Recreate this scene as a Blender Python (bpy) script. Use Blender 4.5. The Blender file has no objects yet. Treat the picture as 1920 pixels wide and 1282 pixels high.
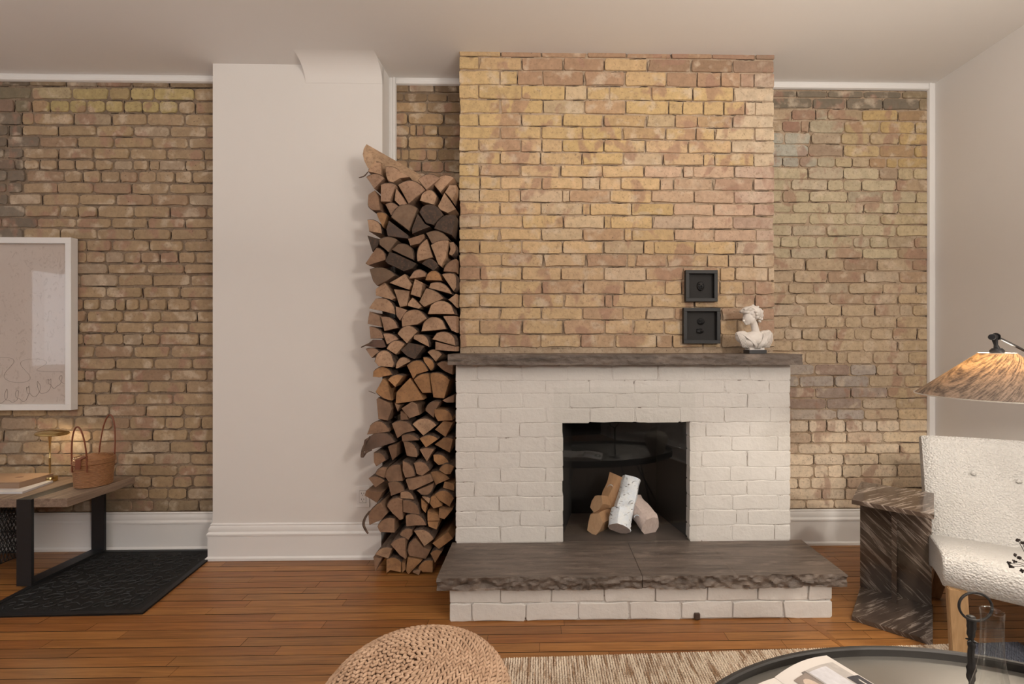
import bpy, bmesh, math, random
from mathutils import Vector, Matrix, noise
random.seed(7)
R = random.uniform
C = bpy.context.scene.collection
SC = bpy.context.scene

# ------------------------------------------------------------ camera
CAMZ = 1.235; F = 870.0; CX = 1031.0; CY = 641.0
YAW = math.radians(1.06)
cam_d = bpy.data.cameras.new('camera'); cam = bpy.data.objects.new('camera', cam_d); C.objects.link(cam)
cam_d.sensor_width = 36; cam_d.lens = F/1920*36; cam_d.shift_x = -(CX-960)/1920
cam_d.clip_start = .05
cam.location = (0, 0, CAMZ); cam.rotation_euler = (math.pi/2, 0, -YAW)
SC.camera = cam
# ------------------------------------------------------------ world, lights, exposure
w = bpy.data.worlds.new('world'); SC.world = w; w.use_nodes = True
w.node_tree.nodes['Background'].inputs[0].default_value = (.9, .93, 1, 1)
w.node_tree.nodes['Background'].inputs[1].default_value = 4.0
SC.view_settings.view_transform = 'Standard'; SC.view_settings.look = 'None'
SC.view_settings.gamma = 1; SC.view_settings.use_curve_mapping = False
SC.view_settings.exposure = 0.0

def area(name, loc, tgt, size, power, col, sy=None):
    l = bpy.data.lights.new(name, 'AREA'); l.energy = power; l.color = col
    l.shape = 'RECTANGLE'; l.size = size; l.size_y = sy or size
    o = bpy.data.objects.new(name, l); C.objects.link(o); o.location = loc
    o.rotation_euler = (Vector(tgt)-Vector(loc)).to_track_quat('-Z', 'Y').to_euler()
    return o
def point(name, loc, power, col, r=.03):
    l = bpy.data.lights.new(name, 'POINT'); l.energy = power; l.color = col; l.shadow_soft_size = r
    o = bpy.data.objects.new(name, l); C.objects.link(o); o.location = loc; return o

WARM = (1, .915, .82)
area('added_key', (2.15, -1.3, 2.05), (.2, 2.6, 1.1), .42, 47, WARM)  # key light added behind the camera on the right; no window there
area('added_ceiling_fill', (-1.9, -1.6, 2.76), (-1.2, 2.6, 1.0), 1.4, 13, WARM)  # fill added under the ceiling for brightness, no fixture behind it
area('added_bounce', (.8, -.1, 1.7), (.8, -.1, 2.8), 1.5, 74, WARM)  # upward bounce added to brighten the ceiling; no lamp stands here
area('added_bounce_left', (-2.7, -.5, 1.75), (-2.7, -.5, 2.8), 1.5, 54, WARM)  # second added bounce, lifts the ceiling on the left
area('window_daylight', (-4.5, .3, 1.45), (0, 1.2, 1.2), 1.0, 2, (.9, .95, 1))
point('floor_lamp_bulb', (1.585, 1.585, 1.126), 25, (1, .90, .76), .024)
point('brass_lamp_bulb', (-2.785, 2.682, .698), 1.3, (1, .78, .5), .028)

# ------------------------------------------------------------ helpers
cs, sn = math.cos(YAW), math.sin(YAW)
def ray(px, py):
    u = (px-CX)/F; v = (CY-py)/F
    return Vector((u*cs+sn, cs-u*sn, v))
def at(px, py, D):                      # point of the plane y = D seen at a pixel of the photograph
    d = ray(px, py); t = D/d.y
    return Vector((d.x*t, D, CAMZ+d.z*t))
def onz(px, py, z):                     # point of the level plane z seen at a pixel
    d = ray(px, py); t = (z-CAMZ)/d.z
    return Vector((d.x*t, d.y*t, z))

def tag(o, label=None, cat=None, group=None, kind=None):
    if label: o['label'] = label
    if cat: o['category'] = cat
    if group: o['group'] = group
    if kind: o['kind'] = kind
    return o
def link(name, me, m=None, parent=None):
    o = bpy.data.objects.new(name, me); C.objects.link(o)
    if m is not None:
        for x in (m if isinstance(m, (list, tuple)) else [m]): me.materials.append(x)
    if parent is not None: o.parent = parent
    return o
def obj(name, bm, m=None, parent=None, smooth=False, recalc=True):
    if recalc: bmesh.ops.recalc_face_normals(bm, faces=bm.faces)
    me = bpy.data.meshes.new(name); bm.to_mesh(me); bm.free()
    if smooth:
        for p in me.polygons: p.use_smooth = True
        if smooth != 'all':
            me.set_sharp_from_angle(angle=math.radians(40))
    return link(name, me, m, parent)
def empty(name, loc=(0, 0, 0), rz=0):
    o = bpy.data.objects.new(name, None); C.objects.link(o); o.location = loc; o.rotation_euler.z = rz
    o.empty_display_size = .05
    return o
def box(bm, x0, x1, y0, y1, z0, z1, bev=0, M=None):
    g = bmesh.ops.create_cube(bm, size=1)
    vs = g['verts']
    for v in vs:
        v.co = Vector(((x0+x1)/2+v.co.x*(x1-x0), (y0+y1)/2+v.co.y*(y1-y0), (z0+z1)/2+v.co.z*(z1-z0)))
    if bev:
        es = list({e for v in vs for e in v.link_edges})
        r = bmesh.ops.bevel(bm, geom=es, offset=bev, segments=2, affect='EDGES', profile=.6)
        vs = list({v for f in r['faces'] for v in f.verts} | {v for v in vs if v.is_valid})
    if M is not None:
        for v in vs: v.co = M @ v.co
    return vs
def lathe(bm, prof, n=32, M=None, close=False):
    rings = []
    for r, z in prof:
        rings.append([bm.verts.new((r*math.cos(2*math.pi*i/n), r*math.sin(2*math.pi*i/n), z)) for i in range(n)])
    for a, b in zip(rings, rings[1:]):
        for i in range(n):
            bm.faces.new((a[i], a[(i+1) % n], b[(i+1) % n], b[i]))
    if close:
        bm.faces.new(rings[0]); bm.faces.new(rings[-1])
    if M is not None:
        for rg in rings:
            for v in rg: v.co = M @ v.co
    return rings
def tube(bm, pts, r, n=8, closed=False, cap=True):
    pts = [Vector(p) for p in pts]; N = len(pts)
    rr = r if isinstance(r, (list, tuple)) else [r]*N
    up = Vector((0, 0, 1)); rings = []; prev = None
    for i, p in enumerate(pts):
        a = pts[i-1] if (i > 0 or closed) else p
        b = pts[(i+1) % N] if (i < N-1 or closed) else p
        t = (b-a).normalized()
        if prev is None:
            s = t.cross(up) if abs(t.z) < .95 else t.cross(Vector((1, 0, 0)))
        else:
            s = prev - t*prev.dot(t)
        s.normalize(); q = t.cross(s); prev = s
        rings.append([bm.verts.new(p+(s*math.cos(2*math.pi*k/n)+q*math.sin(2*math.pi*k/n))*rr[i]) for k in range(n)])
    seq = list(zip(rings, rings[1:])) + ([(rings[-1], rings[0])] if closed else [])
    for a, b in seq:
        for k in range(n): bm.faces.new((a[k], a[(k+1) % n], b[(k+1) % n], b[k]))
    if cap and not closed:
        bm.faces.new(rings[0]); bm.faces.new(rings[-1])
def cr(pts, k=6, closed=False):          # smooth curve through points
    pts = [Vector(p) for p in pts]; n = len(pts); out = []
    for i in range(n if closed else n-1):
        p0 = pts[i-1] if (i > 0 or closed) else pts[i]; p1 = pts[i]; p2 = pts[(i+1) % n]
        p3 = pts[(i+2) % n] if (i+2 < n or closed) else p2
        for j in range(k):
            t = j/k
            out.append(.5*((2*p1)+(p2-p0)*t+(2*p0-5*p1+4*p2-p3)*t*t+(3*p1-p0-3*p2+p3)*t**3))
    if not closed: out.append(pts[-1])
    return out
def prism(bm, poly, vec):
    a = [bm.verts.new(p) for p in poly]; b = [bm.verts.new(Vector(p)+Vector(vec)) for p in poly]
    bm.faces.new(a); bm.faces.new(list(reversed(b)))
    n = len(a)
    for i in range(n): bm.faces.new((a[i], b[i], b[(i+1) % n], a[(i+1) % n]))

# ------------------------------------------------------------ materials
class MT:
    def __init__(s, name):
        s.m = bpy.data.materials.new(name); s.m.use_nodes = True
        s.nt = s.m.node_tree; s.b = s.nt.nodes['Principled BSDF']; s.out = s.nt.nodes['Material Output']
    def n(s, t, **k):
        x = s.nt.nodes.new(t)
        for a, v in k.items():
            if a.startswith('i_'): x.inputs[a[2:].replace('_', ' ')].default_value = v
            else: setattr(x, a, v)
        return x
    def l(s, a, b): s.nt.links.new(a, b)
    def tpos(s, freq, rot):      # turn first, then stretch: streaks in any direction
        mp = s.n('ShaderNodeMapping', vector_type='TEXTURE'); mp.inputs['Scale'].default_value = [1/f for f in freq]; mp.inputs['Rotation'].default_value = rot
        s.l(s.n('ShaderNodeNewGeometry').outputs['Position'], mp.inputs[0]); return mp.outputs[0]
    def pos(s, scale=(1, 1, 1), rot=(0, 0, 0), obj=False):
        if obj: src = s.n('ShaderNodeTexCoord').outputs['Object']
        else: src = s.n('ShaderNodeNewGeometry').outputs['Position']
        mp = s.n('ShaderNodeMapping'); mp.inputs['Scale'].default_value = scale; mp.inputs['Rotation'].default_value = rot
        s.l(src, mp.inputs[0]); return mp.outputs[0]
    def noise(s, vec, scale, detail=5, rough=.55, dist=0):
        x = s.n('ShaderNodeTexNoise'); x.inputs['Scale'].default_value = scale
        x.inputs['Detail'].default_value = detail; x.inputs['Roughness'].default_value = rough
        x.inputs['Distortion'].default_value = dist
        s.l(vec, x.inputs['Vector']); return x.outputs['Fac']
    def ramp(s, fac, stops):
        x = s.n('ShaderNodeValToRGB'); e = x.color_ramp.elements
        while len(e) < len(stops): e.new(.5)
        for el, (p, c) in zip(e, stops):
            el.position = p; el.color = (c, c, c, 1) if not isinstance(c, (tuple, list)) else (*c, 1)
        s.l(fac, x.inputs[0]); return x.outputs[0]
    def mix(s, fac, a, b, mode='MIX'):
        x = s.n('ShaderNodeMix', data_type='RGBA', blend_type=mode)
        for v, i in ((fac, 0), (a, 6), (b, 7)):
            if isinstance(v, bpy.types.NodeSocket): s.l(v, x.inputs[i])
            else: x.inputs[i].default_value = v if i == 0 else (*v, 1)
        return x.outputs[2]
    def bump(s, h, strength=.4, dist=.01, nrm=None):
        x = s.n('ShaderNodeBump'); x.inputs['Strength'].default_value = strength; x.inputs['Distance'].default_value = dist
        s.l(h, x.inputs['Height'])
        if nrm is not None: s.l(nrm, x.inputs['Normal'])
        s.l(x.outputs[0], s.b.inputs['Normal']); return x.outputs[0]
    def base(s, c, rough=.6, metal=0):
        if isinstance(c, bpy.types.NodeSocket): s.l(c, s.b.inputs['Base Color'])
        else: s.b.inputs['Base Color'].default_value = (*c, 1)
        s.b.inputs['Roughness'].default_value = rough; s.b.inputs['Metallic'].default_value = metal
        return s

def plain(name, c, rough=.5, metal=0, var=.08, sc=8, bump=.0, bsc=60, bd=.002):
    s = MT(name); p = s.pos()
    f = s.noise(p, sc, 4)
    s.base(s.mix(f, tuple(x*(1-var) for x in c), tuple(min(1, x*(1+var)) for x in c)), rough, metal)
    if bump: s.bump(s.noise(p, bsc, 4), bump, bd)
    return s.m

M_wall = plain('wall_paint', (.76, .735, .71), .75, var=.012, bump=.12, bsc=90, bd=.001)
M_ceil = plain('ceiling_paint', (.74, .715, .69), .85, var=.012, bump=.1, bsc=60, bd=.001)
M_trim = plain('trim_paint', (.80, .79, .78), .35, var=.01)
M_back = plain('dimmed_wall', (.02, .018, .018), .8, var=.05)  # unseen wall darkened in colour so the glass mirrors a dim room
M_crack = plain('open_joint', (.045, .028, .02), .95)

def brick_mat():
    s = MT('brick'); p = s.pos()
    oi = s.n('ShaderNodeObjectInfo').outputs['Color']
    fine = s.noise(p, 75, 5, .65)
    warp = s.noise(p, 9, 3, .5)
    # fired blotches: reddish and pale patches inside single bricks
    c = s.mix(s.ramp(s.noise(s.pos((1, 1, .7)), 8.5, 3, .45, .4), [(.56, 0), (.62, .62)]), oi, (.37, .215, .155))
    c = s.mix(s.ramp(s.noise(s.pos((1, 1, 1), (1, 2, 3)), 12, 4, .5), [(.54, 0), (.66, .55)]), c, (.66, .55, .42))
    c = s.mix(1.0, c, s.ramp(s.noise(p, 26, 5, .6), [(.25, .78), (.72, 1.1)]), 'MULTIPLY')
    c = s.mix(s.ramp(fine, [(.30, .55), (.46, 0)]), c, (.22, .145, .09))
    pits = s.n('ShaderNodeTexVoronoi'); pits.inputs['Scale'].default_value = 42; s.l(p, pits.inputs['Vector'])
    pr = s.ramp(pits.outputs['Distance'], [(.06, 1), (.11, 0)])
    keep = s.ramp(s.noise(p, 9, 2), [(.54, 0), (.62, 1)])
    pm = s.mix(1.0, pr, keep, 'MULTIPLY')
    c = s.mix(pm, c, (.07, .045, .035))
    s.base(c, .9)
    h = s.mix(.55, fine, s.noise(p, 20, 5, .6))
    h = s.mix(pm, h, (0, 0, 0))
    s.bump(h, .6, .007)
    return s.m
M_brick = brick_mat()
def mortar_mat():
    s = MT('mortar'); p = s.pos()
    n1 = s.noise(p, 9, 5, .65); n2 = s.noise(p, 60, 6, .7)
    c = s.mix(s.ramp(n1, [(.35, 0), (.7, 1)]), (.36, .26, .175), (.52, .41, .30))
    c = s.mix(s.ramp(n2, [(.33, .7), (.45, 0)]), c, (.10, .065, .04))
    s.base(c, .95); s.bump(s.mix(.5, n2, s.noise(p, 25, 3)), 1, .012)
    return s.m
M_mortar = mortar_mat()
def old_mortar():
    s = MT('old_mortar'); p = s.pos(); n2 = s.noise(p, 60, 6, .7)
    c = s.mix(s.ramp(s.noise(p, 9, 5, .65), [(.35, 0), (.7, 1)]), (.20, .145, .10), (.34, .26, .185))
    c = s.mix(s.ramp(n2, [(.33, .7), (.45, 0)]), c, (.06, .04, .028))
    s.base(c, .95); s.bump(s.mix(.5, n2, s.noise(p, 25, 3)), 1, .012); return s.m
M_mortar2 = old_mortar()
def white_brick_mat():
    s = MT('painted_brick'); p = s.pos()
    n = s.noise(p, 16, 5, .6); f = s.noise(p, 70, 5, .6)
    c = s.mix(n, (.62, .60, .575), (.70, .68, .655))
    s.base(c, .5); s.bump(s.mix(.12, n, f), .6, .009)
    return s.m
M_wbrick = white_brick_mat()
def white_mortar_mat():
    s = MT('painted_mortar'); p = s.pos()
    n = s.noise(p, 30, 6, .65)
    c = s.mix(s.ramp(s.noise(p, 26, 4, .7), [(.30, 1), (.40, 0)]), (.64, .615, .59), (.16, .12, .10))
    s.base(c, .6); s.bump(n, 1, .010)
    return s.m
M_wmortar = white_mortar_mat()
def stone_mat(name, a, b, cc, streak=(1.2, 14, 14), bs=.6):
    s = MT(name); p = s.pos(streak)
    n = s.noise(p, 3.2, 7, .62, .4)
    c = s.mix(s.ramp(n, [(.3, 0), (.7, 1)]), a, b)
    c = s.mix(s.ramp(s.noise(s.pos((3, 8, 8)), 3, 5, .6), [(.55, 0), (.75, .8)]), c, cc)
    s.base(c, .48); s.bump(s.noise(s.pos((1, 1.6, 1.6)), 26, 7, .68), bs, .012)
    return s.m
M_stone = stone_mat('hearth_stone', (.066, .051, .042), (.18, .142, .118), (.25, .20, .165))
def soot_stone():
    m = M_stone
    return m
def wood_mat(name, a, b, rough=.35, sc=(1.5, 26, 26), oc=True, bump=.08):
    s = MT(name); p = s.pos(sc)
    g = s.noise(p, 2.6, 6, .6, .8)
    c = s.mix(s.ramp(g, [(.34, 0), (.68, 1)]), a, b)
    if oc:
        oi = s.n('ShaderNodeObjectInfo').outputs['Color']
        c = s.mix(1.0, c, oi, 'MULTIPLY')
    s.base(c, rough); s.bump(g, bump, .002)
    return s.m
M_floor = wood_mat('floor_oak', (.21, .088, .025), (.36, .165, .052), .36)
M_gap = plain('floor_gap', (.012, .007, .004), .9)
def endgrain():
    s = MT('split_wood'); p = s.pos()
    oi = s.n('ShaderNodeObjectInfo').outputs['Color']
    n = s.noise(p, 14, 5, .6)
    c = s.mix(1.0, oi, s.ramp(n, [(.25, .62), (.7, 1.12)]), 'MULTIPLY')
    f = s.noise(s.pos((60, 3, 60)), 1.4, 4, .6)
    c = s.mix(s.ramp(f, [(.3, .55), (.5, 0)]), c, (.16, .085, .05))
    s.base(c, .8); s.bump(s.noise(s.pos((1, .25, 1)), 120, 4, .6), .45, .003)
    return s.m
M_split = endgrain()
def bark_mat():
    s = MT('bark'); p = s.pos((1, .35, 1))
    n = s.noise(p, 55, 6, .7)
    s.base(s.mix(s.ramp(n, [(.3, 0), (.7, 1)]), (.035, .022, .017), (.19, .125, .09)), .95)
    s.bump(n, 1, .008); return s.m
M_bark = bark_mat()
M_black_metal = plain('black_metal', (.018, .018, .02), .45, .3, bump=.05)
M_grey_metal = plain('gunmetal', (.055, .052, .05), .5, .5)
M_soot = plain('soot', (.004, .0037, .0035), .95, var=.5)
def thin_glass(name, tint=(1, 1, 1), ior=1.5, k=1.0):
    s = MT(name); s.nt.nodes.remove(s.b)
    t = s.n('ShaderNodeBsdfTransparent'); t.inputs[0].default_value = (*tint, 1)
    g = s.n('ShaderNodeBsdfGlossy'); g.inputs['Roughness'].default_value = .0
    f = s.n('ShaderNodeFresnel'); f.inputs['IOR'].default_value = ior
    mx = s.n('ShaderNodeMixShader')
    bf = s.n('ShaderNodeNewGeometry').outputs['Backfacing']
    fr = s.n('ShaderNodeMath', operation='SUBTRACT'); fr.inputs[0].default_value = 1; s.l(bf, fr.inputs[1])
    mu = s.n('ShaderNodeMath', operation='MULTIPLY'); s.l(f.outputs[0], mu.inputs[0]); s.l(fr.outputs[0], mu.inputs[1])
    s.l(mu.outputs[0], mx.inputs[0]); s.l(t.outputs[0], mx.inputs[1]); s.l(g.outputs[0], mx.inputs[2])
    s.l(mx.outputs[0], s.out.inputs['Surface'])
    return s.m
M_glass = thin_glass('pane_glass', (.99, .992, .99))
# ------------------------------------------------------------ the room's planes (metres from the camera along y)
D_REC, D_PIL, D_BRE, D_SUR, D_SLAB, D_BASE = 2.81, 2.674, 2.54, 2.375, 2.02, 2.055
H = 2.818
X_PL, X_PR = -1.868, -.910          # pilaster
X_BL, X_BR = -.447, 1.286           # chimney breast
X_R = 2.41; X_L = -4.6; Y_B = -2.8
SLABZ = .209

def struct(name, bm, m, parent=None, **k):
    o = obj(name, bm, m, parent, **k); 
    if parent is None: o['kind'] = 'structure'
    return o
b = bmesh.new(); box(b, X_L-.1, X_R+.1, Y_B-.1, D_REC+.2, -.12, -.004); floor = struct('floor', b, M_gap)
b = bmesh.new(); box(b, X_L-.1, X_R+.1, Y_B-.1, D_REC+.2, H, H+.1); struct('ceiling', b, M_ceil)
b = bmesh.new(); box(b, X_R, X_R+.1, Y_B, D_REC+.2, 0, H); struct('wall_right', b, M_wall)
# left wall with a window opening
wy0, wy1, wz0, wz1 = -.35, 1.30, .98, 1.93
b = bmesh.new()
box(b, X_L-.1, X_L, Y_B, wy0, 0, H); box(b, X_L-.1, X_L, wy1, D_REC+.2, 0, H)
box(b, X_L-.1, X_L, wy0, wy1, 0, wz0); box(b, X_L-.1, X_L, wy0, wy1, wz1, H)
struct('wall_left', b, M_wall)
b = bmesh.new(); box(b, X_L-.1, X_R+.1, Y_B-.1, Y_B, 0, H); struct('wall_camera_side', b, M_back)
# window in the left wall: frame, glass, bright sky behind, curtain
b = bmesh.new()
for y0, y1, z0, z1 in ((wy0, wy1, wz0, wz0+.04), (wy0, wy1, wz1-.04, wz1), (wy0, wy0+.04, wz0+.04, wz1-.04), (wy1-.04, wy1, wz0+.04, wz1-.04), (.44, .48, wz0+.04, wz1-.04)):
    box(b, X_L-.09, X_L-.02, y0, y1, z0, z1)
win = struct('window_1', b, M_trim)
b = bmesh.new(); box(b, X_L-.06, X_L-.055, wy0+.04, wy1-.04, wz0+.04, wz1-.04); obj('pane', b, M_glass, win)
cu = MT('sheer_curtain'); cu.base((.85, .87, .9), .9)
tr = cu.n('ShaderNodeBsdfTranslucent'); tr.inputs[0].default_value = (.9, .92, .95, 1)
tp = cu.n('ShaderNodeBsdfTransparent'); m1 = cu.n('ShaderNodeMixShader'); m1.inputs[0].default_value = .5
cu.l(tr.outputs[0], m1.inputs[1]); cu.l(tp.outputs[0], m1.inputs[2]); cu.l(m1.outputs[0], cu.out.inputs['Surface'])
b = bmesh.new(); rows = []
for k in range(61):
    y = wy0-.05+(wy1-wy0+.1)*k/60; x = X_L+.05+.022*math.sin(k*1.35)
    rows.append((b.verts.new((x, y, wz0-.1)), b.verts.new((x, y, wz1+.06))))
for p, q in zip(rows, rows[1:]): b.faces.new((p[0], q[0], q[1], p[1]))
o = obj('sheer_curtain', b, cu.m, None, smooth='all'); tag(o, 'sheer white curtain hanging in the bright window on the left wall', 'curtain')

# ------------------------------------------------------------ bricks
def brick_mesh(k, asp, c=.028, bev=.004, ins=.968):
    rr = random.Random(k*31+int(asp*10)); bm = bmesh.new(); out = []
    def j(a): return rr.uniform(-a, a)
    pts = [(-.5, -.5+c*asp), (-.5, .5-c*asp), (-.5+c, .5), (-.17, .5), (.17, .5), (.5-c, .5), (.5, .5-c*asp), (.5, -.5+c*asp), (.5-c, -.5), (.1, -.5), (-.2, -.5), (-.5+c, -.5)]
    chip = rr.randrange(12)
    P = []
    for i, (x, z) in enumerate(pts):
        f = .93 if i == chip and rr.random() < .6 else 1
        P.append(((x*f+j(.010)), (z*f+j(.05))))
    n = len(P)
    rings = []
    for y, s in ((.055, 1.0), (bev, 1.0), (0.0, ins)):
        rings.append([bm.verts.new((x*(1-(1-s)/ (1 if abs(x) < .3 else 1)*.55), y+(j(.0004) if y == 0 else 0), z*(1-(1-s)*1.7))) for x, z in P])
    for a, q in zip(rings, rings[1:]):
        for i in range(n): bm.faces.new((a[i], q[i], q[(i+1) % n], a[(i+1) % n]))
    cx = bm.verts.new((j(.1), -.0006, j(.1)))
    for i in range(n): bm.faces.new((rings[-1][i], cx, rings[-1][(i+1) % n]))
    bmesh.ops.recalc_face_normals(bm, faces=bm.faces)
    me = bpy.data.meshes.new('brick'); bm.to_mesh(me); bm.free(); return me
BR = {a: [brick_mesh(k, a) for k in range(12)] for a in (3.2, 1.5)}
BRO = {a: [brick_mesh(k+50, a, .055 if a > 2 else .11) for k in range(12)] for a in (3.2, 1.5)}
BRW = {}
for a in BR:
    BRW[a] = [brick_mesh(k+90, a, .03, .0016, .96) for k in range(12)]
    for m in BRW[a]: m.materials.append(M_wbrick)
    for m in BR[a]+BRO[a]: m.materials.append(M_brick)
def put_brick(parent, x0, x1, z0, z1, D, col, white=False, dy=0, old=False):
    wd, ht = x1-x0, z1-z0
    a = 3.2 if wd/ht > 2.2 else 1.5
    me = random.choice((BRW if white else (BRO if old else BR))[a])
    o = bpy.data.objects.new('brick', me); C.objects.link(o); o.parent = parent
    o.location = ((x0+x1)/2, D+dy, (z0+z1)/2); o.scale = (wd, 1, ht)
    if random.random() < .5: o.rotation_euler.y = R(-.012, .012)
    o.color = (*col, 1); return o

YEL, TAN, PAL, RED, DRK, GRY = (.58, .415, .20), (.62, .44, .265), (.60, .50, .40), (.37, .225, .16), (.15, .105, .07), (.42, .36, .29)
def mixc(a, b, t): return tuple(x*(1-t)+y*t for x, y in zip(a, b))
def bcol(px, py, zone):
    n1 = noise.noise(Vector((px/150, py/90, 3.1))); n2 = noise.noise(Vector((px/90, py/60, 9.7)))
    r = random.random()
    c = mixc(TAN, YEL, min(1, max(0, .45+n1)))
    if zone == 'breast':
        if py < 250: c = mixc(c, YEL, .6)
        if px > 1380: c = mixc(c, PAL, .65)
        if 300 < py < 460 and px > 1240: c = mixc(c, (.54, .38, .31), .6)
        if py < 162 and (960 < px < 1260 or px > 1270): c = mixc(c, RED, .75 if r < .75 else .2)
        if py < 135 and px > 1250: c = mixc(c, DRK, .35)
        if 470 < py: c = mixc(c, (.53, .38, .24), .6)
    elif zone == 'right':
        c = mixc(c, PAL, .5)
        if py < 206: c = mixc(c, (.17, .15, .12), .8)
        elif 206 < py < 250 and px < 1530: c = mixc(c, RED, .8 if r < .5 else .2)
        elif py < 320: c = mixc((.50, .49, .42), YEL, min(1, max(0, (px-1480)/160)))
        elif py < 480: c = mixc(c, (.60, .54, .36), .55)
        if 690 < py < 800 and px < 1640: c = mixc(c, (.40, .37, .36), .7)
        if py > 790: c = mixc(c, (.82, .68, .52), .75)  # floor lamp's pool of light on the low bricks mixed into their colour
        if px > 1690: c = mixc(c, YEL, .3)
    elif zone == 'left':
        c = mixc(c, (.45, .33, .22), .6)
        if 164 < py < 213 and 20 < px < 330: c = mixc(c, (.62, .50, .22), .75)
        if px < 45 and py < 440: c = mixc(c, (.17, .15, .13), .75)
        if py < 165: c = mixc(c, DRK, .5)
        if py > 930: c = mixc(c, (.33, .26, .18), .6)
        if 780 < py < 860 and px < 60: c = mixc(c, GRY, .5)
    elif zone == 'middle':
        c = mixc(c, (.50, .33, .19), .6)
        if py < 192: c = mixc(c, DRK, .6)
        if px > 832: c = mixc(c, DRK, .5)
    if n2 > .36 or r > .96: c = mixc(c, RED, R(.25, .6))
    elif r < .03: c = mixc(c, GRY, .4)
    elif r < .10: c = mixc(c, PAL, .4)
    k = R(.93, 1.06)*{'left': .80, 'right': (.86 if py < 770 else 1.0), 'middle': .85, 'breast': 1.0}[zone]  # shade of the recesses, outside the lamp's reach, put into the brick tone
    return tuple(x*k for x in c)

CR = {}
def crack(parent, a, b_, wd, D):
    """a ragged open joint between two points of the wall"""
    bm = CR.setdefault(parent.name, (parent, bmesh.new()))[1]
    a = Vector((a[0], 0, a[1])); b_ = Vector((b_[0], 0, b_[1])); L = (b_-a).length; n = max(2, int(L/.010)); t = (b_-a)/L; q = Vector((t.z, 0, -t.x))
    pr = None
    for i in range(n+1):
        w_ = wd*(.25+.75*math.sin(math.pi*i/n))*R(.35, 1.3); m = a+(b_-a)*(i/n)+q*R(-.0012, .0012)
        v = [bm.verts.new((m.x+q.x*s_*w_/2, D+y_, m.z+q.z*s_*w_/2)) for s_, y_ in ((-1, 0), (1, 0), (1, .012), (-1, .012))]
        if pr:
            for k in range(4): bm.faces.new((pr[k], pr[(k+1) % 4], v[(k+1) % 4], v[k]))
        pr = v
def courses(parent, D, rows, x_ref, px0, px1, zone, white=False, gap=.009, xw=None, skip=None, proud=.004):
    """rows: (mortar_y_top, mortar_y_bottom, [joint px])"""
    for y0, y1, js in rows:
        z1 = at(x_ref, y0, D).z; z0 = at(x_ref, y1, D).z; ym = (y0+y1)/2
        e = [px0]+[q for q in js if px0+9 < q < px1-9]+[px1]
        X = [at(q, ym, D).x for q in e]
        if xw: X[0] = xw[0] if xw[0] is not None else X[0]; X[-1] = xw[1] if xw[1] is not None else X[-1]
        for i in range(len(X)-1):
            if skip and skip((X[i]+X[i+1])/2, (z0+z1)/2): continue
            g = gap*R(.55, 1.25)
            xa = X[i]+(g/2 if i > 0 else 0); xb = X[i+1]-(g/2 if i < len(X)-2 else 0)
            gz = gap*R(.75, 1.25)
            c = (1, 1, 1) if white else bcol((e[i]+e[i+1])/2, ym, zone)
            put_brick(parent, xa, xb, z0+gz/2, z1-gz/2, D, c, white, R(-proud, proud*.6), zone != 'breast')
            if white:
                pass
            else:
                dk = .5 if zone == 'breast' else .25
                if i and random.random() < dk+.18: crack(parent, (xa-g*R(.1, .8), z0+.003), (xa-g*R(.1, .8), z1-R(0, .02)), R(.0018, .0042), D+.0025)
                if random.random() < dk: 
                    u0 = R(0, .6); u1 = min(1, u0+R(.2, .7)); crack(parent, (xa+(xb-xa)*u0, z0+gz*R(-.2, .3)), (xa+(xb-xa)*u1, z0+gz*R(-.2, .3)), R(.0015, .0034), D+.0025)

def rows_z(ox, oy, s, data, my=None):
    return [(oy+a/s, oy+b_/s, [ox+j/s for j in js]) for a, b_, js in data]
def chain(oy, s, ms): return [oy+m/s for m in ms]

# --- chimney breast, bare brick
ys = chain(90, 4.137, [15, 72, 175, 290, 400, 508, 608, 706, 806, 905, 1000, 1098, 1198])+chain(390, 4.58, [60, 175, 280, 393, 505, 622, 740, 855, 960, 1085, 1195])
JB = [[325, 640, 1000, 1300, 1650, 1966, 2300], [155, 490, 810, 1130, 1466, 1801, 2126], [320, 455, 650, 970, 1291, 1611, 1851, 2031, 2186, 2291],
 [155, 490, 825, 995, 1170, 1496, 1816, 2131], [320, 655, 975, 1296, 1631, 1736, 1901, 2056, 2221, 2301], [155, 485, 805, 1125, 1456, 1681, 1851, 2126],
 [320, 640, 960, 1266, 1606, 1841, 1986, 2296], [155, 480, 645, 805, 1125, 1451, 1781, 2116], [320, 635, 955, 1276, 1586, 1901, 1986, 2291],
 [160, 480, 790, 1115, 1436, 1741, 1821, 2141], [165, 325, 645, 960, 1095, 1256, 1563, 1666, 1976, 2286], [160, 390, 480, 805, 860, 1175, 1496, 1826, 2136],
 [320, 640, 960, 1020, 1341, 1666, 1976, 2289]]
JB2 = [[180, 545, 900, 1250, 1305, 1664, 2014, 2354], [350, 710, 1065, 1424, 1484, 1854, 2194, 2554], [180, 540, 890, 1245, 1589, 1679, 2029, 2379],
 [365, 725, 1090, 1449, 1519, 1784, 2134, 2319, 2534], [185, 540, 880, 1245, 1609, 1930, 2244, 2374, 2654], [360, 715, 1070, 1424, 1774, 1914, 2244, 2444, 2544],
 [180, 545, 905, 1255, 1320, 1664, 2024, 2374, 2544], [350, 710, 1065, 1409, 1609, 1854, 2254, 2604], [180, 545, 900, 1255, 1499, 1764, 2000, 2244, 2394, 2564], [350, 705, 1045, 1345, 1699, 1834, 2100, 2254, 2550]]
ys[-1] = 652; ys = [ys[0]-.5]+ys[1:]
rows = [(ys[i], ys[i+1], [860+j/4.137 for j in JB[i]]) for i in range(13)]
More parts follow.
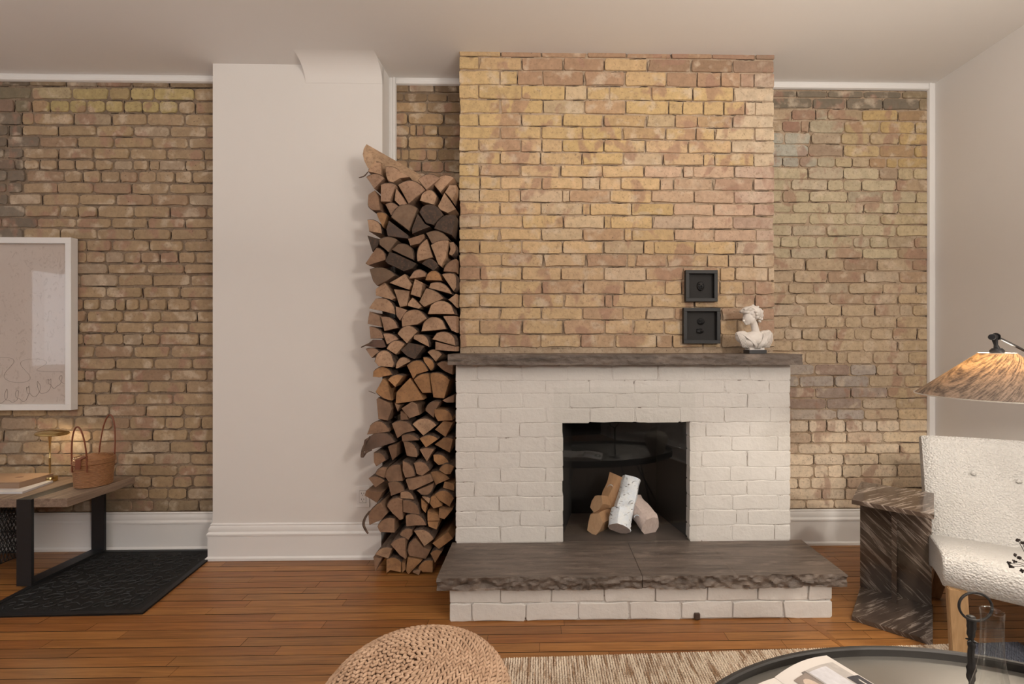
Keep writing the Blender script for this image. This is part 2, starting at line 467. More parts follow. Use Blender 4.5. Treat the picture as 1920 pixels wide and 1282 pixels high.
rows += [(ys[13+i], ys[14+i], [860+j/4.58 for j in JB2[i]]) for i in range(10)]
b = bmesh.new(); box(b, X_BL+.004, X_BR-.004, D_BRE+.006, D_REC+.2, 0, H)
breast = struct('wall_chimney_breast', b, M_mortar)
courses(breast, D_BRE, rows, 1010, 862, 1451, 'breast', gap=.008, xw=(X_BL, X_BR))
# the bricks that close the sides of the breast, seen edge on
for i, (y0, y1, js) in enumerate(rows): pass

# --- right recess
yr = chain(140, 2.7875, [85, 122, 182, 240, 305, 365, 430, 485, 548, 608, 668, 725, 785, 845, 905, 962, 1025, 1088, 1145, 1200, 1262])+chain(590, 3.373, [85, 160, 232, 312, 385, 458, 528, 598, 665, 742, 812, 880, 950, 1030, 1100, 1170, 1225])
JR = [[150, 310, 500, 700], [235, 410, 600, 790], [125, 250, 310, 490, 680], [75, 170, 215, 400, 585, 770], [85, 225, 380, 530, 685], [210, 395, 585, 765],
 [75, 165, 258, 350, 440, 528, 620, 678], [210, 395, 580, 680, 760], [120, 310, 395, 490, 670], [75, 215, 415, 595, 775], [128, 320, 500, 680], [215, 405, 585],
 [125, 305, 490, 670], [65, 160, 250, 445, 530, 625, 765], [120, 305, 495, 680], [195, 395, 570, 755], [135, 310, 505, 685], [105, 235, 420, 600, 775], [140, 320, 500, 680], [195, 385, 560, 690, 755]]
JR2 = [[140, 365, 487, 590, 815], [105, 215, 320, 435, 547, 650, 785, 945], [150, 370, 600, 820], [235, 437, 497, 662, 890], [295, 520, 685, 815, 925],
 [195, 420, 640, 865], [300, 525, 755], [370, 595, 810], [435, 608, 825], [260, 370, 490, 595, 690, 830], [275, 500, 728], [190, 390, 620, 835], [290, 480, 700], [290, 380, 470, 590, 820], [190, 270, 500, 720], [340, 490, 640, 860], [240, 420, 600, 800]]
rows = [(yr[i], yr[i+1], [1440+j/2.7875 for j in JR[i]]) for i in range(20)]
rows += [(yr[20+i], yr[21+i], [1440+j/3.373 for j in JR2[i]]) for i in range(17)]
b = bmesh.new(); box(b, X_BR-.05, X_R+.05, D_REC+.006, D_REC+.12, 0, H)
wbr = struct('wall_back_right', b, M_mortar)
courses(wbr, D_REC, rows, 1590, 1451, 1746, 'right', gap=.0085, xw=(X_BR+.002, X_R-.004))

# --- middle recess, above and behind the wood stack
ym = [157.8, 174, 190.9, 211.6, 234, 255, 279, 301, 323, 345, 367, 389, 411, 433, 455]
JM = [[300, 600], [240, 520, 760], [515], [285, 720], [310, 385, 480, 650], [285, 720], [205, 300, 510, 640], [290, 450, 720], [500], [285, 720], [500], [285, 720], [500], [285, 720]]
rows = [(ym[i], ym[i+1], [720+j/6.413 for j in JM[i]]) for i in range(14)]
b = bmesh.new(); box(b, X_PR-.05, X_BL+.05, D_REC+.006, D_REC+.12, 0, H)
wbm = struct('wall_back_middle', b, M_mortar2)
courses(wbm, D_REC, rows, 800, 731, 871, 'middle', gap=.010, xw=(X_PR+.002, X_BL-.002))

# --- left recess
yl = chain(100, 3.205, [165, 205, 282, 360, 435, 502, 570, 640, 705, 778, 845, 915, 988, 1052, 1122, 1190, 1262])+chain(430, 3.464, [290, 370, 448, 528, 603, 675, 755, 835, 910, 985, 1065, 1142, 1212])+chain(740, 2.914, [190, 255, 320, 385, 445, 510, 575, 640])
JL = [[180, 395, 580, 795, 1015], [190, 430, 655, 785, 925, 1170], [85, 190, 300, 415, 520, 635, 745, 855, 955, 1070, 1170], [130, 200, 440, 670, 885, 1110], [50, 130, 350, 580, 800, 1020, 1240],
 [40, 240, 465, 685, 915, 1130], [30, 140, 350, 565, 780, 1000, 1225], [90, 145, 235, 345, 450, 570, 680, 800, 895, 960, 1115, 1235], [45, 155, 385, 495, 605, 720, 830, 940, 1050, 1155],
 [40, 135, 345, 560, 790, 1015, 1235], [50, 250, 475, 695, 915, 1135], [150, 360, 470, 585, 805, 1020, 1240], [225, 455, 665, 885, 1110], [140, 360, 580, 800, 1025, 1245], [120, 320, 520, 670, 895, 1100], [50, 300, 520, 635, 745, 845, 960, 1070, 1175]]
JL2 = [[480, 700, 955, 1195], [520, 765, 990, 1235], [480, 690, 925, 1170], [540, 650, 750, 815, 905, 965, 1085, 1235], [565, 800, 1045, 1280], [510, 755, 990, 1225], [540, 670, 800, 925, 1040, 1290], [615, 865, 1105],
 [510, 750, 1000, 1250], [550, 620, 855, 1110, 1345], [605, 715, 965, 1205], [370, 620, 875, 1120], [300, 540, 705, 945, 1190]]
JL3 = [[200, 315, 405, 615, 710, 900, 1005, 1100], [215, 500, 830, 1030], [120, 330, 500, 720, 925, 1125], [40, 240, 440, 640, 840, 1040], [190, 420, 630, 765, 970], [100, 300, 560, 725, 825, 950, 1050], [150, 400, 550, 810, 915, 1020], [200, 400, 570, 720, 840, 920, 1085]]
yl[29] = 781
rows = [(yl[i], yl[i+1], [j/3.205 for j in JL[i]]) for i in range(16)]
for i in range(13):
    js = [j/3.464 for j in JL2[i]]
    while js[0] > 70: js = [js[0]-R(64, 70)]+js         # behind the framed picture
    rows.append((yl[16+i], yl[17+i], js))
rows += [(yl[29+i], yl[30+i], [j/2.914 for j in JL3[i]]) for i in range(8)]
b = bmesh.new(); box(b, X_L, X_PL+.05, D_REC+.006, D_REC+.12, 0, H)
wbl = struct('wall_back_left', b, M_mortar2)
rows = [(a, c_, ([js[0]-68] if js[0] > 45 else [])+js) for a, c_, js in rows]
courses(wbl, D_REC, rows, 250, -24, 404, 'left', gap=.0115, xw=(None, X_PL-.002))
# the courses that run on beyond the picture's edge, too far aside to pick apart
bm = bmesh.new(); zz = .22
while zz < H-.06:
    xx = X_L+R(0, .15)
    while xx < -3.33:
        x2 = min(xx+R(.19, .215), -3.285)
        if x2-xx > .05: box(bm, xx, x2, D_REC-.001+R(0, .003), D_REC+.05, zz, zz+.062)
        xx = x2+.01
    zz += .0708
o = obj('brick_courses', bm, M_brick, wbl); o.color = (.5, .37, .24, 1); o['kind'] = 'stuff'

for par_, bm in CR.values():
    o = obj('open_joints', bm, M_crack, par_); o['kind'] = 'stuff'
# ------------------------------------------------------------ pilaster with coved head
bm = bmesh.new(); box(bm, X_PL, X_PR, D_PIL, D_REC+.1, 0, H)
pil = struct('wall_pilaster', bm, M_wall)
bm = bmesh.new(); xc0 = at(573, 150, D_PIL).x; prof = [(D_PIL+.02, H-.105)]
for k in range(13):
    a = math.pi/2*k/12
    prof.append((D_PIL-.002-.135*(1-math.cos(a)), H-.105+.105*math.sin(a)))
prof.append((D_PIL+.02, H+.01))
prism(bm, [(xc0, y, z) for y, z in prof], (X_PR-xc0, 0, 0))
o = obj('cove', bm, M_wall, pil, smooth=True)

# ------------------------------------------------------------ trims and baseboards
def strip(name, prof, p0, p1, axis, m=M_trim, nrm=(0, -1, 0)):
    """prof: (out, up) pairs; swept from p0 to p1"""
    bm = bmesh.new(); p0 = Vector(p0); p1 = Vector(p1); nrm = Vector(nrm); up = Vector(axis)
    prism(bm, [p0+nrm*a+up*c for a, c in prof], p1-p0)
    return struct(name, bm, m, smooth=True)
cp = [(0, 0), (.014, 0), (.017, -.010), (.014, -.020), (.020, -.024), (.018, -.036), (.008, -.040), (0, -.040)]
trims = [((X_L, D_REC, H), (X_PL, D_REC, H), (0, 0, 1)), ((X_PR+.04, D_REC, H-.0), (X_BL, D_REC, H), (0, 0, 1)), ((X_BR, D_REC, H), (X_R-.04, D_REC, H), (0, 0, 1)),
         ((X_R, D_REC, .2), (X_R, D_REC, H), (1, 0, 0)), ((X_PR, D_REC, .2), (X_PR, D_REC, H), (-1, 0, 0))]
for i, (p, q, ax) in enumerate(trims): strip('trim_%d' % (i+1), cp, p, q, ax)
def bb(h): return [(0, 0), (.026, 0), (.026, .014), (.017, .022), (.017, h-.066), (.022, h-.064), (.022, h-.055), (.013, h-.045), (.015, h-.028), (.007, h-.012), (.009, h-.006), (.004, h), (0, h)]
strip('baseboard_left', bb(.222), (X_L, D_REC, 0), (X_PL, D_REC, 0), (0, 0, 1))
strip('baseboard_right', bb(.213), (X_BR-.02, D_REC, 0), (X_R, D_REC, 0), (0, 0, 1))
strip('baseboard_side', bb(.213), (X_R, Y_B, 0), (X_R, D_REC, 0), (0, 0, 1), nrm=(-1, 0, 0))
bm = bmesh.new(); pr = bb(.205)
ra = [bm.verts.new((X_PL-a, D_REC, z)) for a, z in pr]; rb = [bm.verts.new((X_PL-a, D_PIL-a, z)) for a, z in pr]; rc = [bm.verts.new((X_PR, D_PIL-a, z)) for a, z in pr]
n = len(pr)
for A_, B_ in ((ra, rb), (rb, rc)):
    for i in range(n): bm.faces.new((A_[i], A_[(i+1) % n], B_[(i+1) % n], B_[i]))
bm.faces.new(ra); bm.faces.new(rc)
struct('baseboard_pilaster', bm, M_trim, smooth=True)

# ------------------------------------------------------------ floor boards (run along x)
bm_cols = [(1, 1, 1), (1.0, .93, .85), (.86, .80, .78), (1.12, 1.08, 1.0), (.95, .83, .75)]
def plank(x0, x1, y0, y1):
    bm = bmesh.new(); box(bm, x0+.0007, x1-.0007, y0+.0014, y1-.0014, -.012, R(-.0006, .0004))
    bmesh.ops.recalc_face_normals(bm, faces=bm.faces); bm.normal_update()
    for f in bm.faces:
        if abs(f.normal.z) < .5: f.material_index = 1
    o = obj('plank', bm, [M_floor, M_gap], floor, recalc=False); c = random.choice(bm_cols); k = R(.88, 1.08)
    if x0 > .4: c = (1.14, 1.12, 1.05)  # paler border section, with the lamp's light also put into the board colour
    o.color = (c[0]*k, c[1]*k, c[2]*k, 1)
rf = random.Random(5); y = D_REC; wdt = .0565
mesh_far = bmesh.new()
while y > Y_B:
    y0 = y-wdt; x = X_L + rf.uniform(-.6, 0)
    while x < X_R:
        x2 = min(x+rf.choice((.45, .6, .8, 1.0, 1.25)), X_R)
        if X_R-x2 < .15: x2 = X_R
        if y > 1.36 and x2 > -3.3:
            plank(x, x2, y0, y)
        else: box(mesh_far, x+.0005, x2-.0005, y0+.0007, y-.0007, -.012, 0)
        x = x2
    y = y0
o = obj('floor_boards', mesh_far, M_floor, floor); o.color = (1, .93, .87, 1); o['kind'] = 'stuff'
# mitred border strip running diagonally out from the hearth corner
A_ = onz(1508, 1156, .0); B_ = onz(1582, 1214, .0); d = (B_-A_); nn = Vector((-d.y, d.x, 0)).normalized()*.028
bm = bmesh.new(); prism(bm, [A_-nn, B_-nn*.2, B_+nn*.2, A_+nn], (0, 0, .0012))
o = obj('border_strip', bm, M_floor, floor); o.color = (.8, .72, .6, 1)
# ------------------------------------------------------------ fireplace surround of painted brick
fx0 = at(1055.8, 900, D_SUR).x; fx1 = at(1293, 900, D_SUR).x; fz = at(1174, 792, D_SUR).z
XS0, XS1 = -.436, 1.287; MT0 = 1.121
surr = empty('fireplace_surround', ((XS0+XS1)/2, D_SUR, SLABZ))
tag(surr, 'white painted brick fireplace surround with a dark square opening', 'fireplace')
off = -Vector(surr.location)
def sub(o): o.location = Vector(o.location)+off; return o
bm = bmesh.new(); m_ = .0012
box(bm, XS0+.004, fx0-.004, D_SUR+m_, D_BRE, SLABZ, MT0-.003); box(bm, fx1+.004, XS1-.004, D_SUR+m_, D_BRE, SLABZ, MT0-.003)
box(bm, fx0-.004, fx1+.004, D_SUR+m_, D_BRE, fz+.004, MT0-.003)
sub(obj('mortar', bm, M_wmortar, surr))
ysu = chain(680, 3.664, [15, 122, 210, 310, 405, 510, 610, 720, 815, 915, 1015, 1120, 1225])
JS = [[200, 500, 820, 1130, 1442, 1762, 2067], [365, 670, 970, 1282, 1592, 1897, 2207], [205, 510, 835, 1155, 1442, 1752, 2057], [360, 670, 975, 1282, 1592, 1897, 2212],
 [190, 490, 1772, 2072], [350, 665, 1947, 2262], [180, 490, 1742, 2057], [360, 670, 1937, 2252], [180, 475, 1762, 2052], [350, 660, 1952, 2267], [190, 495, 1752, 1982, 2062], [360, 670, 1952, 2242]]
yop = 792
for i in range(12):
    y0, y1 = ysu[i], ysu[i+1]; ymid = (y0+y1)/2
    z1 = at(1150, y0, D_SUR).z; z0 = at(1150, y1, D_SUR).z
    if i == 0: z1 = MT0-.003
    if i == 11: z0 = SLABZ+.002
    js = [840+j/3.664 for j in JS[i]]
    if i == 3: z0 = fz
    if i == 4: z1 = fz
    segs = [(855, 1481, js, XS0, XS1)] if i < 4 else [(855, 1055.8, [j for j in js if j < 1056], XS0, fx0), (1293, 1481, [j for j in js if j > 1293], fx1, XS1)]
    for p0, p1, jj, xa, xb in segs:
        X = [xa]+[at(j, ymid, D_SUR).x for j in jj]+[xb]
        for k in range(len(X)-1):
            g = R(.0015, .005); gz = R(.001, .0035)
            o = put_brick(surr, X[k]+(g/2 if k else 0), X[k+1]-(g/2 if k < len(X)-2 else 0), z0+gz/2, z1-gz/2, D_SUR, (1, 1, 1), True, R(-.0016, .0008))
            sub(o)
            if k and random.random() < .45: crack(surr, (X[k]+R(-.001, .001), z0+R(0, .02)), (X[k]+R(-.002, .002), z1-R(0, .03)), R(.001, .0022), D_SUR-.0006)
            if random.random() < .4:
                u0 = R(0, .7); xa_ = X[k]+(X[k+1]-X[k])*u0; crack(surr, (xa_, z0+.001), (xa_+R(.02, .07), z0+.001), R(.001, .002), D_SUR-.0006)
o = obj('joint_cracks', CR.pop(surr.name)[1], plain('dusty_crack', (.30, .25, .21), .9), surr); sub(o); o['kind'] = 'stuff'
# firebox lining
bm = bmesh.new(); fd = 2.78
a0, a1, z0, z1 = fx0, fx1, SLABZ+.001, fz
P = lambda x, y, z: bm.verts.new((x, y, z))
f_ = [(a0-.003, D_SUR+.05), (a0+.07, fd), (a1-.07, fd), (a1+.003, D_SUR+.05)]
lo = [P(x, y, z0) for x, y in f_]; hi = [P(x, y, z1+(.0 if y < 2.6 else 0)) for x, y in f_]
for i in range(3): bm.faces.new((lo[i], lo[i+1], hi[i+1], hi[i]))
bm.faces.new(hi); bm.faces.new(lo)
sub(obj('firebox', bm, M_soot, surr))
# the chimney breast is hollow where the firebox sits
breast.data.clear_geometry()
bm = bmesh.new()
box(bm, X_BL+.004, fx0-.01, D_BRE+.006, D_REC+.2, 0, H); box(bm, fx1+.01, X_BR-.004, D_BRE+.006, D_REC+.2, 0, H); box(bm, fx0-.01, fx1+.01, D_BRE+.006, D_REC+.2, fz+.005, H)
bm.to_mesh(breast.data); bm.free()

def rough_slab(name, x0, x1, y0, y1, z0, z1, seed, m, parent, front=.012, rough_l=True, rough_r=True, warp=.0, grow=1.5):
    """stone slab, rock-faced along the front and ends"""
    nx = max(8, int((x1-x0)/.007)); nz = 8; bm = bmesh.new()
    def fy(x, z):
        v = abs(noise.noise(Vector((x*14, z*26, seed))))*1.2-.25+.6*noise.noise(Vector((x*45, z*70, seed+5)))
        return y0+front*.5+front*grow*v*(.55 if z > z1-.006 else 1)
    cols = []
    for i in range(nx+1):
        x = x0+(x1-x0)*i/nx
        e = .006*noise.noise(Vector((x*7, seed, 1)))
        ft = [bm.verts.new((x, fy(x, z0+(z1-z0)*k/nz), z0+(z1-z0)*k/nz+(e if k == 0 else 0))) for k in range(nz+1)]
        cols.append((ft, bm.verts.new((x, y1, z1)), bm.verts.new((x, y1, z0))))
    for (a, at_, ab), (c, ct, cb) in zip(cols, cols[1:]):
        for k in range(nz): bm.faces.new((a[k], c[k], c[k+1], a[k+1]))
        bm.faces.new((a[nz], c[nz], ct, at_)); bm.faces.new((a[0], ab, cb, c[0])); bm.faces.new((at_, ct, cb, ab))
    for ft, t, b_ in (cols[0], cols[-1]): bm.faces.new(ft+[t, b_])
    return obj(name, bm, m, parent, smooth=True)
sl = empty('hearth_slab', (.45, D_SLAB, .154)); tag(sl, 'thick grey brown stone hearth slab with a rough chipped front edge', 'hearth')
jx = onz(1196, 1060, SLABZ).x
for i, (xa, xb) in enumerate(((-.455, jx-.0012), (jx+.0012, 1.350))):
    o = rough_slab('stone', xa, xb, D_SLAB, 2.385, .154, SLABZ, 3+i*4, M_stone, sl); o.location = -Vector(sl.location)
bm = bmesh.new()   # soot-dark stone floor inside the opening
box(bm, fx0+.002, fx1-.002, 2.386, fd-.01, SLABZ-.03, SLABZ+.0016)
o = obj('firebox_floor', bm, plain('sooted_stone', (.075, .058, .048), .55, var=.4, bump=.3, bsc=25), sl); o.location = -Vector(sl.location)
mantel = rough_slab('mantel_shelf', -.463, 1.312, 2.30, D_BRE-.002, MT0, 1.174, 21, M_stone, None, front=.010, grow=.7)
tag(mantel, 'grey brown rough-edged stone mantel shelf above the white fireplace', 'mantel')
# hearth base of painted brick
hb = empty('hearth_base', (.45, D_BASE, 0)); tag(hb, 'low white painted brick base under the stone hearth slab', 'hearth')
off2 = -Vector(hb.location)
xb0, xb1 = -.406, 1.303
bm = bmesh.new(); box(bm, xb0+.004, xb1-.004, D_BASE+.006, 2.38, 0.0, .1535); o = obj('mortar', bm, M_wmortar, hb); o.location = off2
zs = at(1000, 1130, D_BASE).z
for z0, z1, js in ((zs, .153, [545, 1030, 1530, 2013, 2508, 2983, 3458]), (.001, zs, [275, 785, 1285, 1770, 2263, 2748, 3223])):
    X = [xb0]+[at(830+j/5.05, 1130, D_BASE).x for j in js]+[xb1]
    for k in range(len(X)-1):
        o = put_brick(hb, X[k]+.003, X[k+1]-.003, z0+.002, z1-.002, D_BASE, (1, 1, 1), True, R(-.003, .002)); o.location = Vector(o.location)+off2
bm = bmesh.new(); c_ = at(1307, 1154, D_BASE-.004); box(bm, c_.x-.012, c_.x+.012, D_BASE-.012, D_BASE+.02, .004, .03, bev=.003)
o = obj('iron_plug', bm, plain('rusty_iron', (.06, .035, .025), .8), hb); o.location = off2; o['label'] = 'small rusty iron plug at the foot of the bricks'

# glass pane standing in front of the opening, leaning very slightly back
pw = .40; ph = .80; pc = Vector(((at(1176, 900, 2.295).x), 2.295, SLABZ+.001))
bm = bmesh.new(); box(bm, -.366, .366, -.003, .003, 0, ph, bev=.0012)
gp = obj('fire_screen', bm, M_glass); gp.location = pc; gp.rotation_euler = (-.028, 0, math.radians(7.6))
tag(gp, 'large clear glass pane standing on the hearth in front of the fire opening', 'glass screen')

# birch and split logs inside the opening
def log_along(name, p0, p1, r, m_side, m_end, poly=10, sq=None, seed=0, parent=None):
    p0 = Vector(p0); p1 = Vector(p1); ax = (p1-p0).normalized(); s = ax.cross(Vector((0, 1, .1))).normalized(); q = ax.cross(s)
    bm = bmesh.new(); rings = []; rr = random.Random(seed)
    sh = [(1+rr.uniform(-.12, .12)) for _ in range(poly)]
    if sq: sh = [sq[i % len(sq)]*(1+rr.uniform(-.06, .06)) for i in range(poly)]
    N = 9
    for i in range(N):
        c = p0+(p1-p0)*i/(N-1)+s*rr.uniform(-.002, .002)
        rings.append([bm.verts.new(c+(s*math.cos(6.283*k/poly)+q*math.sin(6.283*k/poly))*r*sh[k]*(1+rr.uniform(-.05, .05))) for k in range(poly)])
    for a, b_ in zip(rings, rings[1:]):
        for k in range(poly): bm.faces.new((a[k], a[(k+1) % poly], b_[(k+1) % poly], b_[k]))
    o = None
    e1 = [bm.faces.new(rings[0]), bm.faces.new(rings[-1])]
    for f in e1: f.material_index = 1
    o = obj(name, bm, [m_side, m_end], parent, smooth=True)
    return o
def birch():
    s = MT('birch_bark'); p = s.pos()
    c = s.mix(s.ramp(s.noise(s.pos((1, 1, 1)), 28, 4, .6), [(.3, 0), (.7, 1)]), (.80, .88, .99), (.95, .98, 1.0))
    f = s.ramp(s.noise(s.pos((26, 26, 110)), 1.1, 4, .6), [(.60, 0), (.68, 1)])
    c = s.mix(f, c, (.10, .08, .08))
    s.base(c, .7); s.bump(s.noise(p, 45, 5, .7), .9, .006); return s.m
M_birch = birch()
def wood_solid(name, a, b_):
    s = MT(name); p = s.pos()
    s.base(s.mix(s.noise(s.pos((60, 60, 10)), 1.5, 5, .6), a, b_), .8); s.bump(s.noise(p, 60, 4), .5, .004); return s.m
M_spl2 = wood_solid('split_orange', (.30, .165, .085), (.50, .30, .16)); M_spl3 = wood_solid('split_pale', (.50, .38, .33), (.78, .67, .63))
M_spl3b = wood_solid('split_tan', (.38, .23, .13), (.58, .38, .23))
T4 = [1.25, .95, .75, 1.1, 1.0, .7, .95]
def pt(px, py, D): return at(px, py, D)
fire = [
 ('white birch log leaning up at the centre of the fire opening', pt(1163, 985, 2.50), pt(1184, 897, 2.62), .057, M_birch, M_spl3, 12, None),
 ('short white birch log with torn bark lying end-on in front', pt(1160, 990, 2.43), pt(1165, 958, 2.49), .060, M_birch, M_spl3, 12, None),
 ('pale birch log slanting down to the right in the fire opening', pt(1221, 986, 2.46), pt(1188, 943, 2.62), .056, M_spl3, M_spl3, 10, None),
 ('brown split log leaning up behind the white birch', pt(1140, 950, 2.60), pt(1162, 893, 2.64), .046, M_spl2, M_spl3b, 7, T4),
 ('small tan split log on the left of the fire pile', pt(1118, 944, 2.54), pt(1150, 950, 2.66), .046, M_spl2, M_spl3b, 7, T4),
 ('blocky orange split log at the lower left of the fire pile', pt(1115, 982, 2.47), pt(1145, 968, 2.64), .056, M_spl2, M_spl3b, 7, T4)]
for i, (lb, p0, p1, r, ms, me_, n_, sq) in enumerate(fire):
    o = log_along('fire_log', p0, p1, r, ms, me_, n_, sq, seed=i+3)
    tag(o, lb, 'log', 'logs laid in the fire opening')
# peeling curls of birch bark
for k, (px, py) in enumerate(((1192, 908), (1146, 915), (1186, 945), (1150, 990), (1196, 972))):
    bm = bmesh.new(); c = at(px, py, 2.455); vs = []
    for j in range(7):
        a = j*.5; rr_ = .010+.0015*j
        vs.append((bm.verts.new(c+Vector((rr_*math.cos(a), .004, rr_*math.sin(a)))), bm.verts.new(c+Vector((rr_*math.cos(a)+.004, .03, rr_*math.sin(a)-.004)))))
    for a, b_ in zip(vs, vs[1:]): bm.faces.new((a[0], b_[0], b_[1], a[1]))
    par = [q for q in bpy.data.objects if q.name.startswith('fire_log')][0 if k in (0, 1, 2) else (1 if k == 3 else 2)]
    obj('peeling_bark', bm, M_birch, par, smooth='all')
